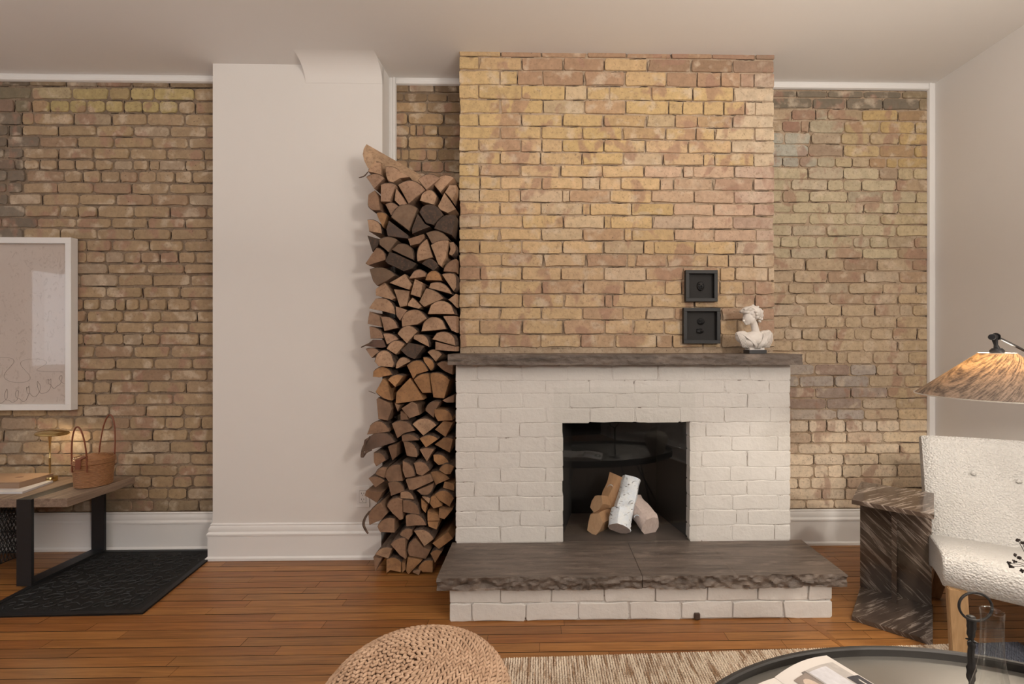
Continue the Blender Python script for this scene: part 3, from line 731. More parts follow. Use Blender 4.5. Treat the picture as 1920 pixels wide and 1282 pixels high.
# ------------------------------------------------------------ firewood stack, every split log its own
# vertices in the zoomed crops (9.6 per pixel) of the photograph: crop letter gives the top line; a third
# number bulges the edge that starts there (that edge is bark)
OY = dict(A=265, B=380, C=495, D=610, E=725, F=840, G=955)
LOGS = [
('A', 'bright pale', [(200,545,.25),(430,380),(440,605)]),
('A', 'bright pale', [(520,460,.12),(780,540),(960,640),(780,660),(650,735),(560,710),(525,600)]),
('A', 'pale', [(160,640,.2),(500,670),(310,855)]),
('A', 'pale', [(425,780,.12),(710,790),(600,1090),(425,1085)]),
('A', 'pale', [(740,780,.22),(1250,880),(930,1115)]),
('A', 'pale', [(715,850),(905,1120),(800,1170),(680,1060)]),
('A', 'pale', [(1120,700,.22),(1520,660),(1270,875)]),
('A', 'bright', [(1400,770,.25),(1780,660),(1520,910)]),
('A', 'bright', [(1700,790),(1825,790),(1815,920),(1735,1060),(1612,920)]),
('A', 'bright', [(1145,1065),(1180,960,.35),(1460,990),(1410,1140)]),
('A', 'bright', [(1600,930),(1815,1220),(1660,1290),(1540,1240),(1480,1170)]),
('A', 'brown', [(320,880),(380,1000),(420,1240),(300,1240,.2),(190,1100),(200,960)]),
('B', 'pale', [(515,30,.2),(770,90),(620,235)]),
('B', 'sooty', [(625,265,.28),(1105,100),(1010,330),(940,500)]),
('B', 'charred', [(1140,170),(1190,80,.25),(1570,230),(1400,400),(1260,360)]),
('B', 'charred', [(1110,200),(1240,380),(1340,430),(1010,560),(1000,480)]),
('B', 'charred', [(1410,460,.22),(1825,240),(1740,585)]),
('B', 'orange', [(350,190,.15),(545,220),(475,450),(410,330)]),
('B', 'bright', [(185,310,.28),(445,555),(210,515)]),
('B', 'charred knotty', [(585,325),(920,575),(925,640),(560,600),(535,480)]),
('B', 'charred', [(185,590),(410,655),(385,760),(275,880)]),
('B', 'sooty', [(400,670,.15),(735,670),(570,890),(410,760)]),
('B', 'brown', [(350,815,.22),(515,1030),(200,1125),(145,1090)]),
('B', 'sooty', [(620,840),(740,745,.3),(1030,1030)]),
('B', 'charred', [(600,890),(720,925),(1080,1090),(1000,1180),(850,1235),(560,1100),(520,1060)]),
('B', 'brown', [(925,650),(1220,565),(1235,640),(1140,735),(970,770)]),
('B', 'sooty', [(1265,550,.2),(1690,670),(1370,735)]),
('B', 'bright', [(1280,655),(1385,985),(1105,1055,.18)]),
('B', 'bright', [(1350,770,.12),(1680,690),(1620,1000),(1540,1150),(1480,1105)]),
('B', 'bright', [(1690,720),(1760,705,.25),(1735,955),(1685,930),(1715,840)]),
('B', 'charred', [(1185,1100,.35),(1485,1155),(1400,1225)]),
('C', 'brown', [(1580,130,.15),(1820,-90),(1820,150)]),
('C', 'sooty', [(225,95,.16),(690,200),(540,300),(362,390),(285,300)]),
('C', 'bright', [(870,175),(1000,370),(950,462),(585,338)]),
('C', 'pale', [(945,265),(1020,160,.25),(1260,175),(1240,222)]),
('C', 'orange', [(1252,292),(1290,185,.3),(1520,195),(1558,298)]),
('C', 'bright', [(1560,190,.06),(1780,180,.2),(1765,485)]),
('C', 'bright', [(500,328),(695,610),(640,645),(335,565),(330,450)]),
('C', 'bright', [(672,452),(962,482),(908,748),(782,778)]),
('C', 'bright', [(1062,272),(1208,340),(1148,598),(975,545)]),
('C', 'bright', [(1262,442,.1),(1585,618),(1222,768),(1132,680)]),
('C', 'bright', [(1312,430),(1345,350,.22),(1735,540)]),
('C', 'bright', [(1672,640),(1828,532),(1822,775)]),
('C', 'bright', [(1010,602),(1185,765),(1130,805),(925,750),(922,710)]),
('C', 'bright', [(212,798),(340,625,.28),(690,905),(430,840)]),
('C', 'bright', [(1292,900,.48),(1788,902)]),
('C', 'pale', [(705,762),(915,830),(780,1018),(712,918)]),
('C', 'pale', [(222,852),(398,930),(428,1125),(192,1075)]),
('C', 'pale', [(437,952,.22),(738,1148),(492,1205)]),
('C', 'bright', [(805,1000),(875,880,.25),(1275,978),(1100,1085),(812,1128)]),
('C', 'bright', [(1172,1212,.5),(1640,1170)]),
('C', 'pale', [(1572,935),(1822,935),(1820,1235),(1735,1200)]),
('D', 'pale', [(222,22,.2),(478,232),(242,238)]),
('D', 'pale', [(468,152,.15),(755,250),(540,340)]),
('D', 'bright', [(742,150,.32),(1105,102),(912,322)]),
('D', 'bright', [(1032,185,.33),(1318,385),(1032,240)]),
('D', 'bright stained', [(1372,248,.42),(1806,366)]),
('D', 'pale', [(1440,292),(1822,382),(1818,466),(1432,438)]),
('D', 'bark-covered', [(285,255),(478,262),(525,385),(450,405),(155,368)]),
('D', 'pale', [(148,425,.15),(405,472),(262,585)]),
('D', 'bright', [(532,420,.28),(875,332),(702,525)]),
('D', 'charred', [(942,312),(1238,372),(1060,605),(920,558),(792,440)]),
('D', 'bright round', [(312,650,.55),(662,645,.2),(640,752),(385,732)]),
('D', 'bright', [(702,770),(715,690,.35),(975,645),(725,775)]),
('D', 'bright', [(1292,482,.25),(1552,522),(1440,655)]),
('D', 'orange', [(1212,575,.12),(1380,640,.25),(1350,815),(1222,640)]),
('D', 'orange', [(912,722,.35),(1298,818),(1085,880),(1022,960)]),
('D', 'brown', [(1462,700,.1),(1620,652),(1758,705),(1752,885),(1600,820)]),
('D', 'orange', [(285,925),(292,835,.33),(640,885),(400,935)]),
('D', 'orange', [(562,980,.18),(845,912),(692,1105)]),
('D', 'orange', [(1032,980,.12),(1318,865),(1355,1215),(1192,1220)]),
('D', 'orange', [(1335,865,.15),(1700,985),(1598,1310),(1400,1295),(1345,1000)]),
('D', 'orange', [(965,950),(1215,1335),(700,1410),(720,1200)]),
('D', 'orange', [(472,955),(555,1020),(625,1350,.1),(335,1190)]),
('E', 'brown', [(372,195),(598,292),(636,400),(560,605),(382,578),(342,230)]),
('E', 'brown', [(685,295),(788,335),(740,445)]),
('E', 'brown', [(1000,265),(1098,322),(1155,495),(960,565),(805,390)]),
('E', 'dark brown', [(792,440),(905,500),(935,590),(792,605)]),
('E', 'dark brown', [(1252,430,.25),(1520,275),(1420,470),(1405,555)]),
('E', 'orange', [(1422,402),(1620,412,.12),(1738,540),(1745,605),(1480,618),(1425,520)]),
('E', 'brown', [(1562,242),(1775,145),(1772,282),(1642,282)]),
('E', 'brown', [(172,858),(232,700,.3),(560,742),(585,805)]),
('E', 'bark-flecked', [(135,950),(290,850,.2),(685,1000),(130,1165),(102,1100)]),
('E', 'brown', [(637,662,.25),(1055,790),(850,838),(730,928)]),
('E', 'bright', [(1012,672,.25),(1456,690),(1210,880)]),
('E', 'dark orange', [(1590,605),(1758,642),(1620,905),(1425,768)]),
('E', 'brown', [(812,882,.18),(1136,960),(822,986)]),
('E', 'orange', [(1142,932,.18),(1486,940),(1260,1090)]),
('E', 'dark orange', [(1562,935,.15),(1758,945),(1700,1185),(1412,1040)]),
('F', 'brown', [(837,-120,.22),(1110,110),(1090,162),(905,138)]),
('F', 'dark brown', [(562,-30),(738,-85),(718,150),(640,225)]),
('F', 'brown', [(302,82,.22),(518,222),(342,328),(302,250)]),
('F', 'brown', [(1142,22,.08),(1408,22),(1280,242)]),
('F', 'orange', [(1392,122,.2),(1685,260),(1490,308),(1402,230)]),
('F', 'brown', [(332,470,.22),(540,345),(492,538)]),
('F', 'brown', [(207,542,.18),(498,590),(330,706)]),
('F', 'brown', [(505,500,.25),(790,305),(838,588),(572,598)]),
('F', 'brown', [(832,232,.18),(1056,500),(882,528),(832,400)]),
('F', 'brown', [(1042,262,.25),(1326,400),(1190,498),(1092,460)]),
('F', 'dark orange', [(1502,390,.28),(1775,332),(1710,468),(1622,468)]),
('F', 'dark orange', [(1342,432,.18),(1698,550),(1440,660)]),
('F', 'brown', [(892,562),(1328,472),(1386,600),(1040,746),(952,738)]),
('F', 'brown', [(562,622,.28),(866,770),(612,862)]),
('F', 'brown', [(1092,758),(1390,642),(1388,720,.3),(1142,796)]),
('F', 'dark brown', [(162,762),(468,790),(360,986),(132,850)]),
('F', 'bright', [(797,792,.28),(1038,928),(792,898)]),
('F', 'dark orange', [(1602,602),(1776,642),(1772,766),(1572,710)]),
('F', 'orange', [(1417,832,.28),(1776,900),(1690,1056),(1500,940)]),
('F', 'brown', [(548,1050,.22),(740,895),(828,922),(828,1285),(770,1305),(642,1180)]),
('F', 'brown', [(842,932,.25),(1136,1205),(842,1150)]),
('G', 'brown', [(202,95,.08),(430,-135),(536,80),(440,188),(212,288)]),
('F', 'bright', [(1182,872,.08),(1336,900),(1320,995)]),
('F', 'orange', [(1172,905),(1288,1012),(1250,1165),(1182,1080)]),
('F', 'orange', [(1352,880),(1430,850),(1555,1040),(1400,1086),(1332,1000)]),
('F', 'dark orange', [(1502,1085),(1735,1122),(1600,1276),(1500,1250)]),
('G', 'bright orange', [(1292,22),(1508,92),(1512,198),(1292,198)]),
('G', 'brown', [(372,300,.22),(680,172),(680,418),(422,398)]),
('G', 'brown', [(887,112,.25),(1266,280),(897,298)]),
('G', 'brown', [(782,450,.22),(1008,362),(1000,460),(935,552)]),
('G', 'bright', [(1042,382,.22),(1402,530),(1225,670)]),
('G', 'orange', [(1292,222),(1488,232),(1460,358),(1312,300)]),
('G', 'orange', [(1382,600),(1670,395),(1758,520),(1500,706)]),
('G', 'brown', [(612,620,.14),(878,520),(880,905),(780,830)]),
('G', 'brown', [(957,830,.22),(1070,512),(1220,690),(1338,740),(1255,898)]),
('G', 'bright', [(332,800,.2),(632,702),(560,888)]),
('G', 'brown', [(292,852),(448,880),(332,1106)]),
('G', 'orange', [(532,900,.2),(806,950),(800,1128),(600,1088),(532,1138)]),
('G', 'orange', [(922,882),(1188,930),(940,1176),(892,1120)]),
('G', 'dark orange', [(1342,792,.18),(1558,750),(1430,956)]),
('G', 'orange', [(1112,1060,.2),(1388,922),(1388,1128),(1200,1128)]),
('G', 'orange', [(822,942),(878,960),(888,1080),(822,1138)]),
('G', 'bright', [(1012,1130),(1158,1102),(1130,1186)]),
]
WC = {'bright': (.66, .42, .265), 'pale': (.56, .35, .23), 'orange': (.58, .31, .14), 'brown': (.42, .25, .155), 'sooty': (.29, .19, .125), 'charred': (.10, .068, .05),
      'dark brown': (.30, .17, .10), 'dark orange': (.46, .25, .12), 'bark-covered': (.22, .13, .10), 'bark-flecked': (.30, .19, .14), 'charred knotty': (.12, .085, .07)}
DL = 2.473
def shape_word(P, bl):
    n = len(P)
    if bl >= .4: return 'half-round'
    if n == 3: return 'wedge-shaped' if bl else 'triangular'
    if n == 4: return 'quarter-round' if bl else 'four-sided'
    return 'blocky'
recs = []
for cid, colr, P in LOGS:
    pts = []; fl = []; bl = 0
    for i, v in enumerate(P):
        q = P[(i+1) % len(P)]
        x, y = 670+v[0]/9.6, OY[cid]+v[1]/9.6; X2, Y2 = 670+q[0]/9.6, OY[cid]+q[1]/9.6
        bulge = v[2] if len(v) > 2 else 0; bl = max(bl, bulge)
        # dense arcs so the outline stays round
        if bulge:
            ar = sum((P[k][0]*P[(k+1) % len(P)][1]-P[(k+1) % len(P)][0]*P[k][1]) for k in range(len(P)))
            sg = 1 if ar > 0 or len(P) == 2 else -1
            nx, ny = (Y2-y)*sg, -(X2-x)*sg
            for k in range(8):
                t = k/8; s4 = 4*t*(1-t)
                if len(P) == 2 or bulge > .4: s4 = math.sqrt(max(0, 1-(2*t-1)**2))
                pts.append((x+(X2-x)*t+nx*bulge*s4, y+(Y2-y)*t+ny*bulge*s4)); fl.append(True)
        else:
            for k in range(2):
                t = k/2
                pts.append((x+(X2-x)*t+(R(-.4, .4) if k else 0), y+(Y2-y)*t+(R(-.4, .4) if k else 0))); fl.append(False)
    cx = sum(p[0] for p in pts)/len(pts); cy = sum(p[1] for p in pts)/len(pts)
    area_ = abs(sum(pts[k][0]*pts[(k+1) % len(pts)][1]-pts[(k+1) % len(pts)][0]*pts[k][1] for k in range(len(pts))))/2
    recs.append(dict(pts=pts, fl=fl, c=(cx, cy), col=colr, shape=shape_word(P, bl), area=area_))
# rows from the top, then left to right, for the labels
recs.sort(key=lambda r: r['c'][1]); rowsL = []
for r in recs:
    if rowsL and r['c'][1]-rowsL[-1][0]['c'][1] < 21: rowsL[-1].append(r)
    else: rowsL.append([r])
ORD = ['first', 'second', 'third', 'fourth', 'fifth', 'sixth', 'seventh', 'eighth', 'ninth', 'tenth', 'eleventh', 'twelfth', 'thirteenth', 'fourteenth', 'fifteenth', 'sixteenth', 'seventeenth', 'eighteenth', 'nineteenth', 'twentieth', 'twenty-first', 'twenty-second']
NR = len(rowsL)
for ri, row in enumerate(rowsL):
    row.sort(key=lambda r: r['c'][0])
    for k, r in enumerate(row):
        size = 'large ' if r['area'] > 950 else ('small ' if r['area'] < 330 else '')
        rn, edge = (ri, 'top') if ri < NR/2+.5 else (NR-1-ri, 'bottom')
        rw = ('top row' if edge == 'top' else 'bottom row') if rn == 0 else ORD[rn]+' row from the '+edge
        side = 'leftmost' if k == 0 else ('rightmost' if k == len(row)-1 else ORD[k]+' from left')
        r['label'] = ('%s%s %s stacked log, %s in %s' % (size, r['col'], r['shape'], side, rw))
        words = r['label'].split()
def build_log(r, L=.32, D=None, tilt=(0, 0), col=None):
    D = D or DL+R(-.012, .014)
    ta, tb = R(-.05, .05), R(-.06, .04)
    c = at(*r['c'], D)
    fr = []
    sx = 1.0
    for px, py in r['pts']:
        qx = 690+(px-690)*.977 if px > 690 else px
        g = at(r['c'][0]+(qx-r['c'][0])*1.0, r['c'][1]+(py-r['c'][1])*1.0, D)
        g.x = min(g.x, X_BL-.004) if py < 1010 else g.x
        g.y = D+(g.x-c.x)*ta*2+(g.z-c.z)*tb*2; fr.append(g)
    minx = min(g.x for g in fr)
    if minx < X_PR+.004: L = min(L, D_PIL-.026-D-.012 if r['c'][1] > 980 else D_PIL-D-.008)
    zmin = min(g.z for g in fr)
    if zmin < .003:
        for g in fr: g.z += .003-zmin
    n = len(fr); bm = bmesh.new(); cc = sum(fr, Vector())/n
    s = [.93, 1.0]
    f0 = [bm.verts.new(cc+(g-cc)*.965+Vector((0, -.0025, 0))) for g in fr]
    f1 = [bm.verts.new(g) for g in fr]
    bk = [bm.verts.new(cc+(g-cc)*R(.93, .97)+Vector((tilt[0], L, tilt[1]))) for g in fr]
    for v in bk:
        v.co.y = min(v.co.y, D_REC-.004)
        if v.co.z < .002: v.co.z = .002
    bm.faces.new(f0); bm.faces.new(bk)
    for i in range(n):
        j = (i+1) % n
        bm.faces.new((f0[i], f1[i], f1[j], f0[j])); bm.faces.new((f1[i], bk[i], bk[j], f1[j]))
    o = obj('firewood_log', bm, M_split)
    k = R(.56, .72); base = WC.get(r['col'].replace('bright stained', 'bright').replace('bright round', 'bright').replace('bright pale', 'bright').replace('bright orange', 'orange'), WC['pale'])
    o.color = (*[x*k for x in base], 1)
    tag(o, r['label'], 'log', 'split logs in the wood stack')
    # bark on the curved side
    runs = [i for i in range(n) if r['fl'][i]]
    if runs:
        st = [i for i in runs if not r['fl'][i-1]]
        for s0 in (st or [runs[0]]):
            idx = [s0]; i = s0
            while r['fl'][i] and len(idx) <= n: i = (i+1) % n; idx.append(i)
            bm = bmesh.new(); a = []; th = R(.0022, .0045)
            for i in idx:
                d = (fr[i]-cc); d.y = 0; d.normalize()
                e = .35 if i in (idx[0], idx[-1]) else 1
                p = fr[i]; pass
                back = cc+(fr[i]-cc)*.95+Vector((tilt[0], L, tilt[1])); back.y = min(back.y, D_REC-.004)
                back.z = max(back.z, .002)
                jj = R(-.003, .004)
                ox = d*th*e
                def cl(v):
                    v.x = min(v.x, X_BL-.0015) if v.z > .16 else v.x
                    v.z = max(v.z, .001); return v
                a.append((bm.verts.new(p+Vector((0, -.001, 0))), bm.verts.new(cl(p+ox+Vector((0, jj, 0)))), bm.verts.new(cl(back+ox)), bm.verts.new(back)))
            for u, v in zip(a, a[1:]):
                for k in range(4): bm.faces.new((u[k], u[(k+1) % 4], v[(k+1) % 4], v[k]))
            bm.faces.new(a[0]); bm.faces.new(a[-1])
            obj('bark', bm, M_bark, o)
    return o
for r in recs: build_log(r, L=(.15 if r['c'][1] < 336 and r['c'][0] < 760 else .32))
# the big slanting log on the very top
P3 = [(165, 50), (235, 200), (300, 330), (245, 420), (190, 478), (120, 340), (98, 230), (115, 130)]
fr = [at(670+x/9.6, 265+y/9.6, 2.47) for x, y in P3]; n = len(fr)
bm = bmesh.new(); cc = sum(fr, Vector())/n
f1 = [bm.verts.new(g) for g in fr]; bk = [bm.verts.new(cc+(g-cc)*.9+Vector((.29, .27, -.10))) for g in fr]
bm.faces.new(f1); bm.faces.new(bk)
for i in range(n): bm.faces.new((f1[i], bk[i], bk[(i+1) % n], f1[(i+1) % n]))
o = obj('firewood_log', bm, M_split); o.color = (.48, .32, .2, 1)
tag(o, 'big pale split log slanting back on the very top of the wood stack', 'log', 'split logs in the wood stack')
# loose curls of bark sticking out of the stack
for lb, pts, rad in (
  ('thin dark twig of bark poking out left near the top of the wood stack', [(690, 322), (683, 330), (673, 333)], .003),
  ('shaggy tuft of bark poking out left halfway down the wood stack', [(700, 640), (688, 646), (677, 651)], .004),
  ('thin splinter poking out left above the pilaster outlet height', [(704, 738), (697, 735), (691, 733)], .0018),
  ('dark curled bark strip hanging over the left edge low in the wood stack', [(690, 1000), (682, 985), (684, 972), (693, 958)], .007),
  ('dark bark flap at the left edge above the white outlet', [(697, 843), (686, 848), (679, 856), (682, 838), (694, 818)], .008)):
    bm = bmesh.new(); pp = cr([at(x, y, 2.462) for x, y in pts], 4)
    tube(bm, pp, [rad*(.5+.5*math.sin(3.14*(i+1)/(len(pp)+1))) for i in range(len(pp))], 6)
    o = obj('bark_strip', bm, M_bark, smooth=True); tag(o, lb, 'bark', 'loose bark on the wood stack')
# ------------------------------------------------------------ outlet on the pilaster
t = empty('wall_outlet', (at(681, 930, D_PIL).x, D_PIL, .352)); tag(t, 'small white electrical outlet on the pilaster left of the wood stack', 'outlet')
bm = bmesh.new(); box(bm, -.037, .037, -.006, 0, -.06, .06, bev=.002); obj('cover_plate', bm, M_trim, t)
bm = bmesh.new(); box(bm, -.018, .018, -.0085, -.005, -.034, .034, bev=.001); rc_ = obj('receptacle', bm, M_trim, t)
M_slot = plain('slot_black', (.01, .01, .01), .6)
for zc in (.017, -.017):
    bm = bmesh.new()
    for x in (-.0065, .0065): box(bm, x-.0012, x+.0012, -.0089, -.008, zc-.001, zc+.0075)
    lathe(bm, [(.0022, 0), (.0022, .0006)], 8, Matrix.Translation((0, -.0083, zc-.007)) @ Matrix.Rotation(math.pi/2, 4, 'X'), close=True)
    obj('slots', bm, M_slot, rc_)
bm = bmesh.new()
for x0, x1, z0, z1 in ((-.019, .019, .0345, .0355), (-.019, .019, -.0355, -.0345), (-.019, -.018, -.0355, .0355), (.018, .019, -.0355, .0355)): box(bm, x0, x1, -.0068, -.0055, z0, z1)
obj('gap', bm, M_slot, t)

# ------------------------------------------------------------ framed picture on the left wall
p1 = at(133, 445, 2.765); p0 = at(133, 769, 2.765); fw, fx = 1.02, p1.x; z0, z1 = p0.z, p1.z
t = empty('framed_picture', (fx-fw/2, 2.80, z0)); tag(t, 'large white framed scribbled drawing hanging on the left brick wall', 'picture')
o_ = -Vector(t.location)
bm = bmesh.new(); fb = .034
sk_ = Matrix.Identity(4)
for xa, xb, za, zb in ((fx-fw, fx, z0, z0+fb), (fx-fw, fx, z1-fb, z1), (fx-fw, fx-fw+fb, z0+fb, z1-fb), (fx-fb, fx, z0+fb, z1-fb)):
    box(bm, xa, xb, 2.765, 2.806, za, zb, bev=.0012)
o = obj('frame', bm, M_trim, t); o.location = o_
s = MT('drawing_paper'); p = s.pos()
c = s.mix(s.noise(p, 3.0, 5, .6), (.56, .47, .42), (.70, .62, .57))
c = s.mix(s.ramp(s.noise(s.pos((8, 1, 5)), 4, 6, .7, 1.5), [(.56, 0), (.62, .30)]), c, (.30, .22, .18))
s.base(c, .8)
bm = bmesh.new(); box(bm, fx-fw+fb-.004, fx-fb+.004, 2.790, 2.802, z0+fb-.004, z1-fb+.004); art = obj('drawing', bm, s.m, t); art.location = o_
bm = bmesh.new(); rr = random.Random(4)     # looping pencil scribbles along the lower part
pts = []
for k in range(150):
    a = k*.62; xx = fx-.98+k*.0062; pts.append((xx+.022*math.cos(a), 2.7893, z0+.13+.05*math.sin(k*.05)+.035*math.sin(a)+.012*rr.uniform(-1, 1)))
tube(bm, cr(pts, 3), .0009, 4)
pts = [(fx-.9+k*.012+.05*math.sin(k*.8), 2.7893, z0+.24+.03*math.sin(k*.5)+.05*math.cos(k*.33)) for k in range(66)]
tube(bm, cr(pts, 3), .0006, 4)
o = obj('pencil_line', bm, plain('graphite', (.30, .24, .21), .7), t); o.location = o_
bm = bmesh.new(); box(bm, fx-fw+fb-.004, fx-fb+.004, 2.779, 2.782, z0+fb-.004, z1-fb+.004); o = obj('glazing', bm, M_glass, t); o.location = o_

# ------------------------------------------------------------ bench, left
BZ = .446
M_bench = wood_mat('bench_oak', (.17, .115, .082), (.31, .225, .165), .6, sc=(20, 2, 30), oc=False, bump=.2)
M_bench2 = wood_mat('bench_edge', (.15, .10, .075), (.27, .19, .14), .65, sc=(20, 2, 30), oc=False, bump=.2)
t = empty('bench', (-3.0, 2.57, 0)); tag(t, 'low wooden bench with flat black metal loop legs against the left wall', 'bench'); o_ = -Vector(t.location)
for xa, xb in ((-2.557, -2.390), (-4.10, -2.633)):
    bm = bmesh.new(); box(bm, xa, xb, 2.385, 2.775, .402, BZ, bev=.0025); o = obj('board', bm, M_bench, t); o.location = o_
for xa in (-2.632, -4.175):
    bm = bmesh.new(); x0, x1 = xa, xa+.074
    box(bm, x0, x1, 2.376, 2.388, .0105, BZ-.001); box(bm, x0, x1, 2.764, 2.776, .0105, BZ-.001)
    box(bm, x0, x1, 2.388, 2.764, BZ-.014, BZ-.001); box(bm, x0, x1, 2.388, 2.764, .0105, .022)
    o = obj('leg', bm, M_black_metal, t); o.location = o_
# ---- on the bench
def place(o, off): o.location = off; return o
t = empty('magazine', (-2.84, 2.56, BZ)); tag(t, 'white covered book lying under the tan box book on the bench', 'book')
M_page = plain('page_edges', (.72, .69, .64), .8, bump=.2, bsc=200)
bm = bmesh.new(); prism(bm, [(-.40, -.10, .001), (.145, -.10, .001), (.10, .095, .001), (-.40, .095, .001)], (0, 0, .0105)); obj('cover', bm, plain('white_cover', (.66, .65, .66), .4), t)
t = empty('hardcover_book', (-2.95, 2.605, BZ+.0115)); tag(t, 'thick tan brown hardcover book on top of the white one on the bench', 'book')
bm = bmesh.new(); box(bm, -.2, .174, -.086, .086, .003, .029); obj('pages', bm, plain('tan_pages', (.33, .22, .15), .8, bump=.3, bsc=200), t)
bm = bmesh.new(); box(bm, -.203, .177, -.089, .089, 0, .003); box(bm, -.203, .177, -.089, .089, .029, .032); box(bm, -.206, -.203, -.089, .089, 0, .032); obj('cover', bm, plain('tan_cloth', (.36, .235, .15), .7, bump=.2, bsc=150), t)
bm = bmesh.new(); lathe(bm, [(.021, 0), (.020, .0004)], 24, Matrix.Translation((.07, .01, .0321)) @ Matrix.Diagonal((1, .45, 1, 1)), close=True); obj('emblem', bm, plain('brown_stamp', (.16, .09, .06), .6), t)
# brass mushroom lamp
M_brass = plain('brass', (.62, .47, .22), .22, 1.0, var=.05)
t = empty('table_lamp', (-2.785, 2.682, BZ)); tag(t, 'small brass table lamp with a flat disc shade on the bench', 'lamp'); t.scale = (.74, .74, 1)
bm = bmesh.new(); lathe(bm, [(0, .001), (.043, .001), (.044, .004), (.044, .024), (.042, .027), (.010, .027), (0, .027)], 32); obj('base', bm, M_brass, t, smooth=True)
bm = bmesh.new(); lathe(bm, [(.012, .027), (.006, .040), (.006, .13), (.0065, .131), (.0065, .134), (.005, .136), (.0055, .20), (.012, .262), (0, .262)], 20); obj('stem', bm, M_brass, t, smooth=True)
bm = bmesh.new(); lathe(bm, [(0, .268), (.030, .2665), (.070, .266), (.094, .268), (.096, .272), (.090, .279), (.050, .288), (0, .291)], 40, Matrix.Rotation(.07, 4, 'Y')); obj('lamp_shade', bm, M_brass, t, smooth=True)
e = MT('warm_led'); e.b.inputs['Emission Color'].default_value = (1, .8, .52, 1); e.b.inputs['Emission Strength'].default_value = 10
bm = bmesh.new(); lathe(bm, [(.014, .2612), (.022, .2612), (.022, .2665), (.014, .2665)], 24); obj('light_ring', bm, e.m, t)

# wicker handbag
def wick():
    s = MT('wicker'); p = s.pos((1, 1, 1)); n = s.noise(p, 80, 4)
    s.base(s.mix(n, (.22, .095, .04), (.46, .235, .11)), .45); return s.m
M_wick = wick(); M_leather = plain('tan_leather', (.20, .062, .03), .42, bump=.15, bsc=150)
t = empty('basket_bag', (-2.474, 2.612, BZ), math.radians(43.8)); tag(t, 'round brown wicker basket bag with two tall looped handles on the bench', 'bag'); t.scale = (.74, .74, 1)
bm = bmesh.new(); lathe(bm, [(0, .002), (.098, .002), (.103, .02), (.112, .115), (.1135, .132), (.0, .132)], 40); b_ = obj('body', bm, M_wick, t, smooth=True)
bm = bmesh.new()
for k in range(17):
    z = .006+k*.0074; r = .1035+.0095*(z/.13)
    tube(bm, [(r*math.cos(a), r*math.sin(a), z+.0006*math.sin(a*9+k)) for a in [6.2832*i/40 for i in range(40)]], .0037, 5, closed=True)
o = obj('cane_coils', bm, M_wick, b_, smooth='all')
bm = bmesh.new(); lathe(bm, [(.1175, .125), (.1195, .130), (.1185, .150), (.108, .156), (.05, .168), (0, .171)], 40); l_ = obj('lid', bm, M_wick, t, smooth=True)
bm = bmesh.new()
for k in range(4): 
    z = .129+k*.0065; tube(bm, [(.119*math.cos(a), .119*math.sin(a), z) for a in [6.2832*i/40 for i in range(40)]], .0033, 5, closed=True)
for k in range(9):
    r = .106-k*.0115; z = .157+k*.0017; tube(bm, [(r*math.cos(a), r*math.sin(a), z) for a in [6.2832*i/32 for i in range(32)]], .0045, 5, closed=True)
obj('cane_coils', bm, M_wick, l_, smooth='all')
for (xa, ya, xb, yb, top, lean) in ((-.112, -.035, -.035, -.113, .335, (-.012, 0)), (.028, .112, .112, .03, .372, (.02, .01))):
    bm = bmesh.new(); pts = []
    ca, cb = Vector((xa, ya, 0)), Vector((xb, yb, 0)); mid = (ca+cb)/2
    for k in range(25):
        a = math.pi*k/24; q = mid+(ca-mid)*math.cos(a)*(1.0 if k in (0, 24) else 1.02)
        z = .105+(top-.105)*math.sin(a)**.8 if 0 < k < 24 else .09
        pts.append(q+Vector((lean[0]*math.sin(a), lean[1]*math.sin(a), z)))
    tube(bm, pts, .0048, 8); obj('handle', bm, M_leather, t, smooth=True)
bm = bmesh.new(); M2 = Matrix.Rotation(math.radians(-130), 4, 'Z')
prism(bm, [M2 @ Vector(v) for v in ((.07, -.018, .166), (.123, -.018, .158), (.126, -.018, .11), (.130, -.018, .11), (.128, -.018, .162), (.07, -.018, .170))], M2 @ Vector((0, .036, 0))); obj('clasp', bm, M_leather, t)
# dark wicker basket under the bench
t = empty('floor_basket', (-3.20, 2.665, 0)); tag(t, 'black open lattice basket standing under the bench at the left edge', 'basket')
bm = bmesh.new(); bx, by, bh = .205, .098, .375
for z in (.008, .13, .255, bh): tube(bm, [(-bx, -by, z), (bx, -by, z), (bx, by, z), (-bx, by, z)], .005, 6, closed=True)
for x in (-bx, bx):
    for y in (-by, by): tube(bm, [(x, y, .005), (x, y, bh)], .005, 6)
obj('frame', bm, M_black_metal, t)
bm = bmesh.new(); rr = random.Random(3)
for sgn in (-1, 1):
    for k in range(-16, 27):
        for fy in (-by, by):
            x0 = -bx+k*.022; x1 = x0+sgn*.22; za, zb = .01, bh-.01
            pa = Vector((x0, fy, za)); pb = Vector((x1, fy, zb)); ts = []
            def clipx(P_, Q_):
                d = Q_-P_; lo, hi = 0, 1
                for lim, sg in ((-bx, 1), (bx, -1)):
                    a_ = (P_.x-lim)*sg; b2 = (Q_.x-lim)*sg
                    if a_ < 0 and b2 < 0: return None
                    if a_ < 0: lo = max(lo, a_/(a_-b2))
                    elif b2 < 0: hi = min(hi, a_/(a_-b2))
                return (P_+d*lo, P_+d*hi) if hi > lo else None
            q = clipx(pa, pb)
            if q: tube(bm, q, .0022, 4)
            if fy < 0 and abs(k) < 9:
                for sx in (-bx, bx): tube(bm, [(sx, max(-by, min(by, k*.018)), za), (sx, max(-by, min(by, k*.018+sgn*.1)), zb)], .0022, 4)
obj('lattice', bm, M_black_metal, t)

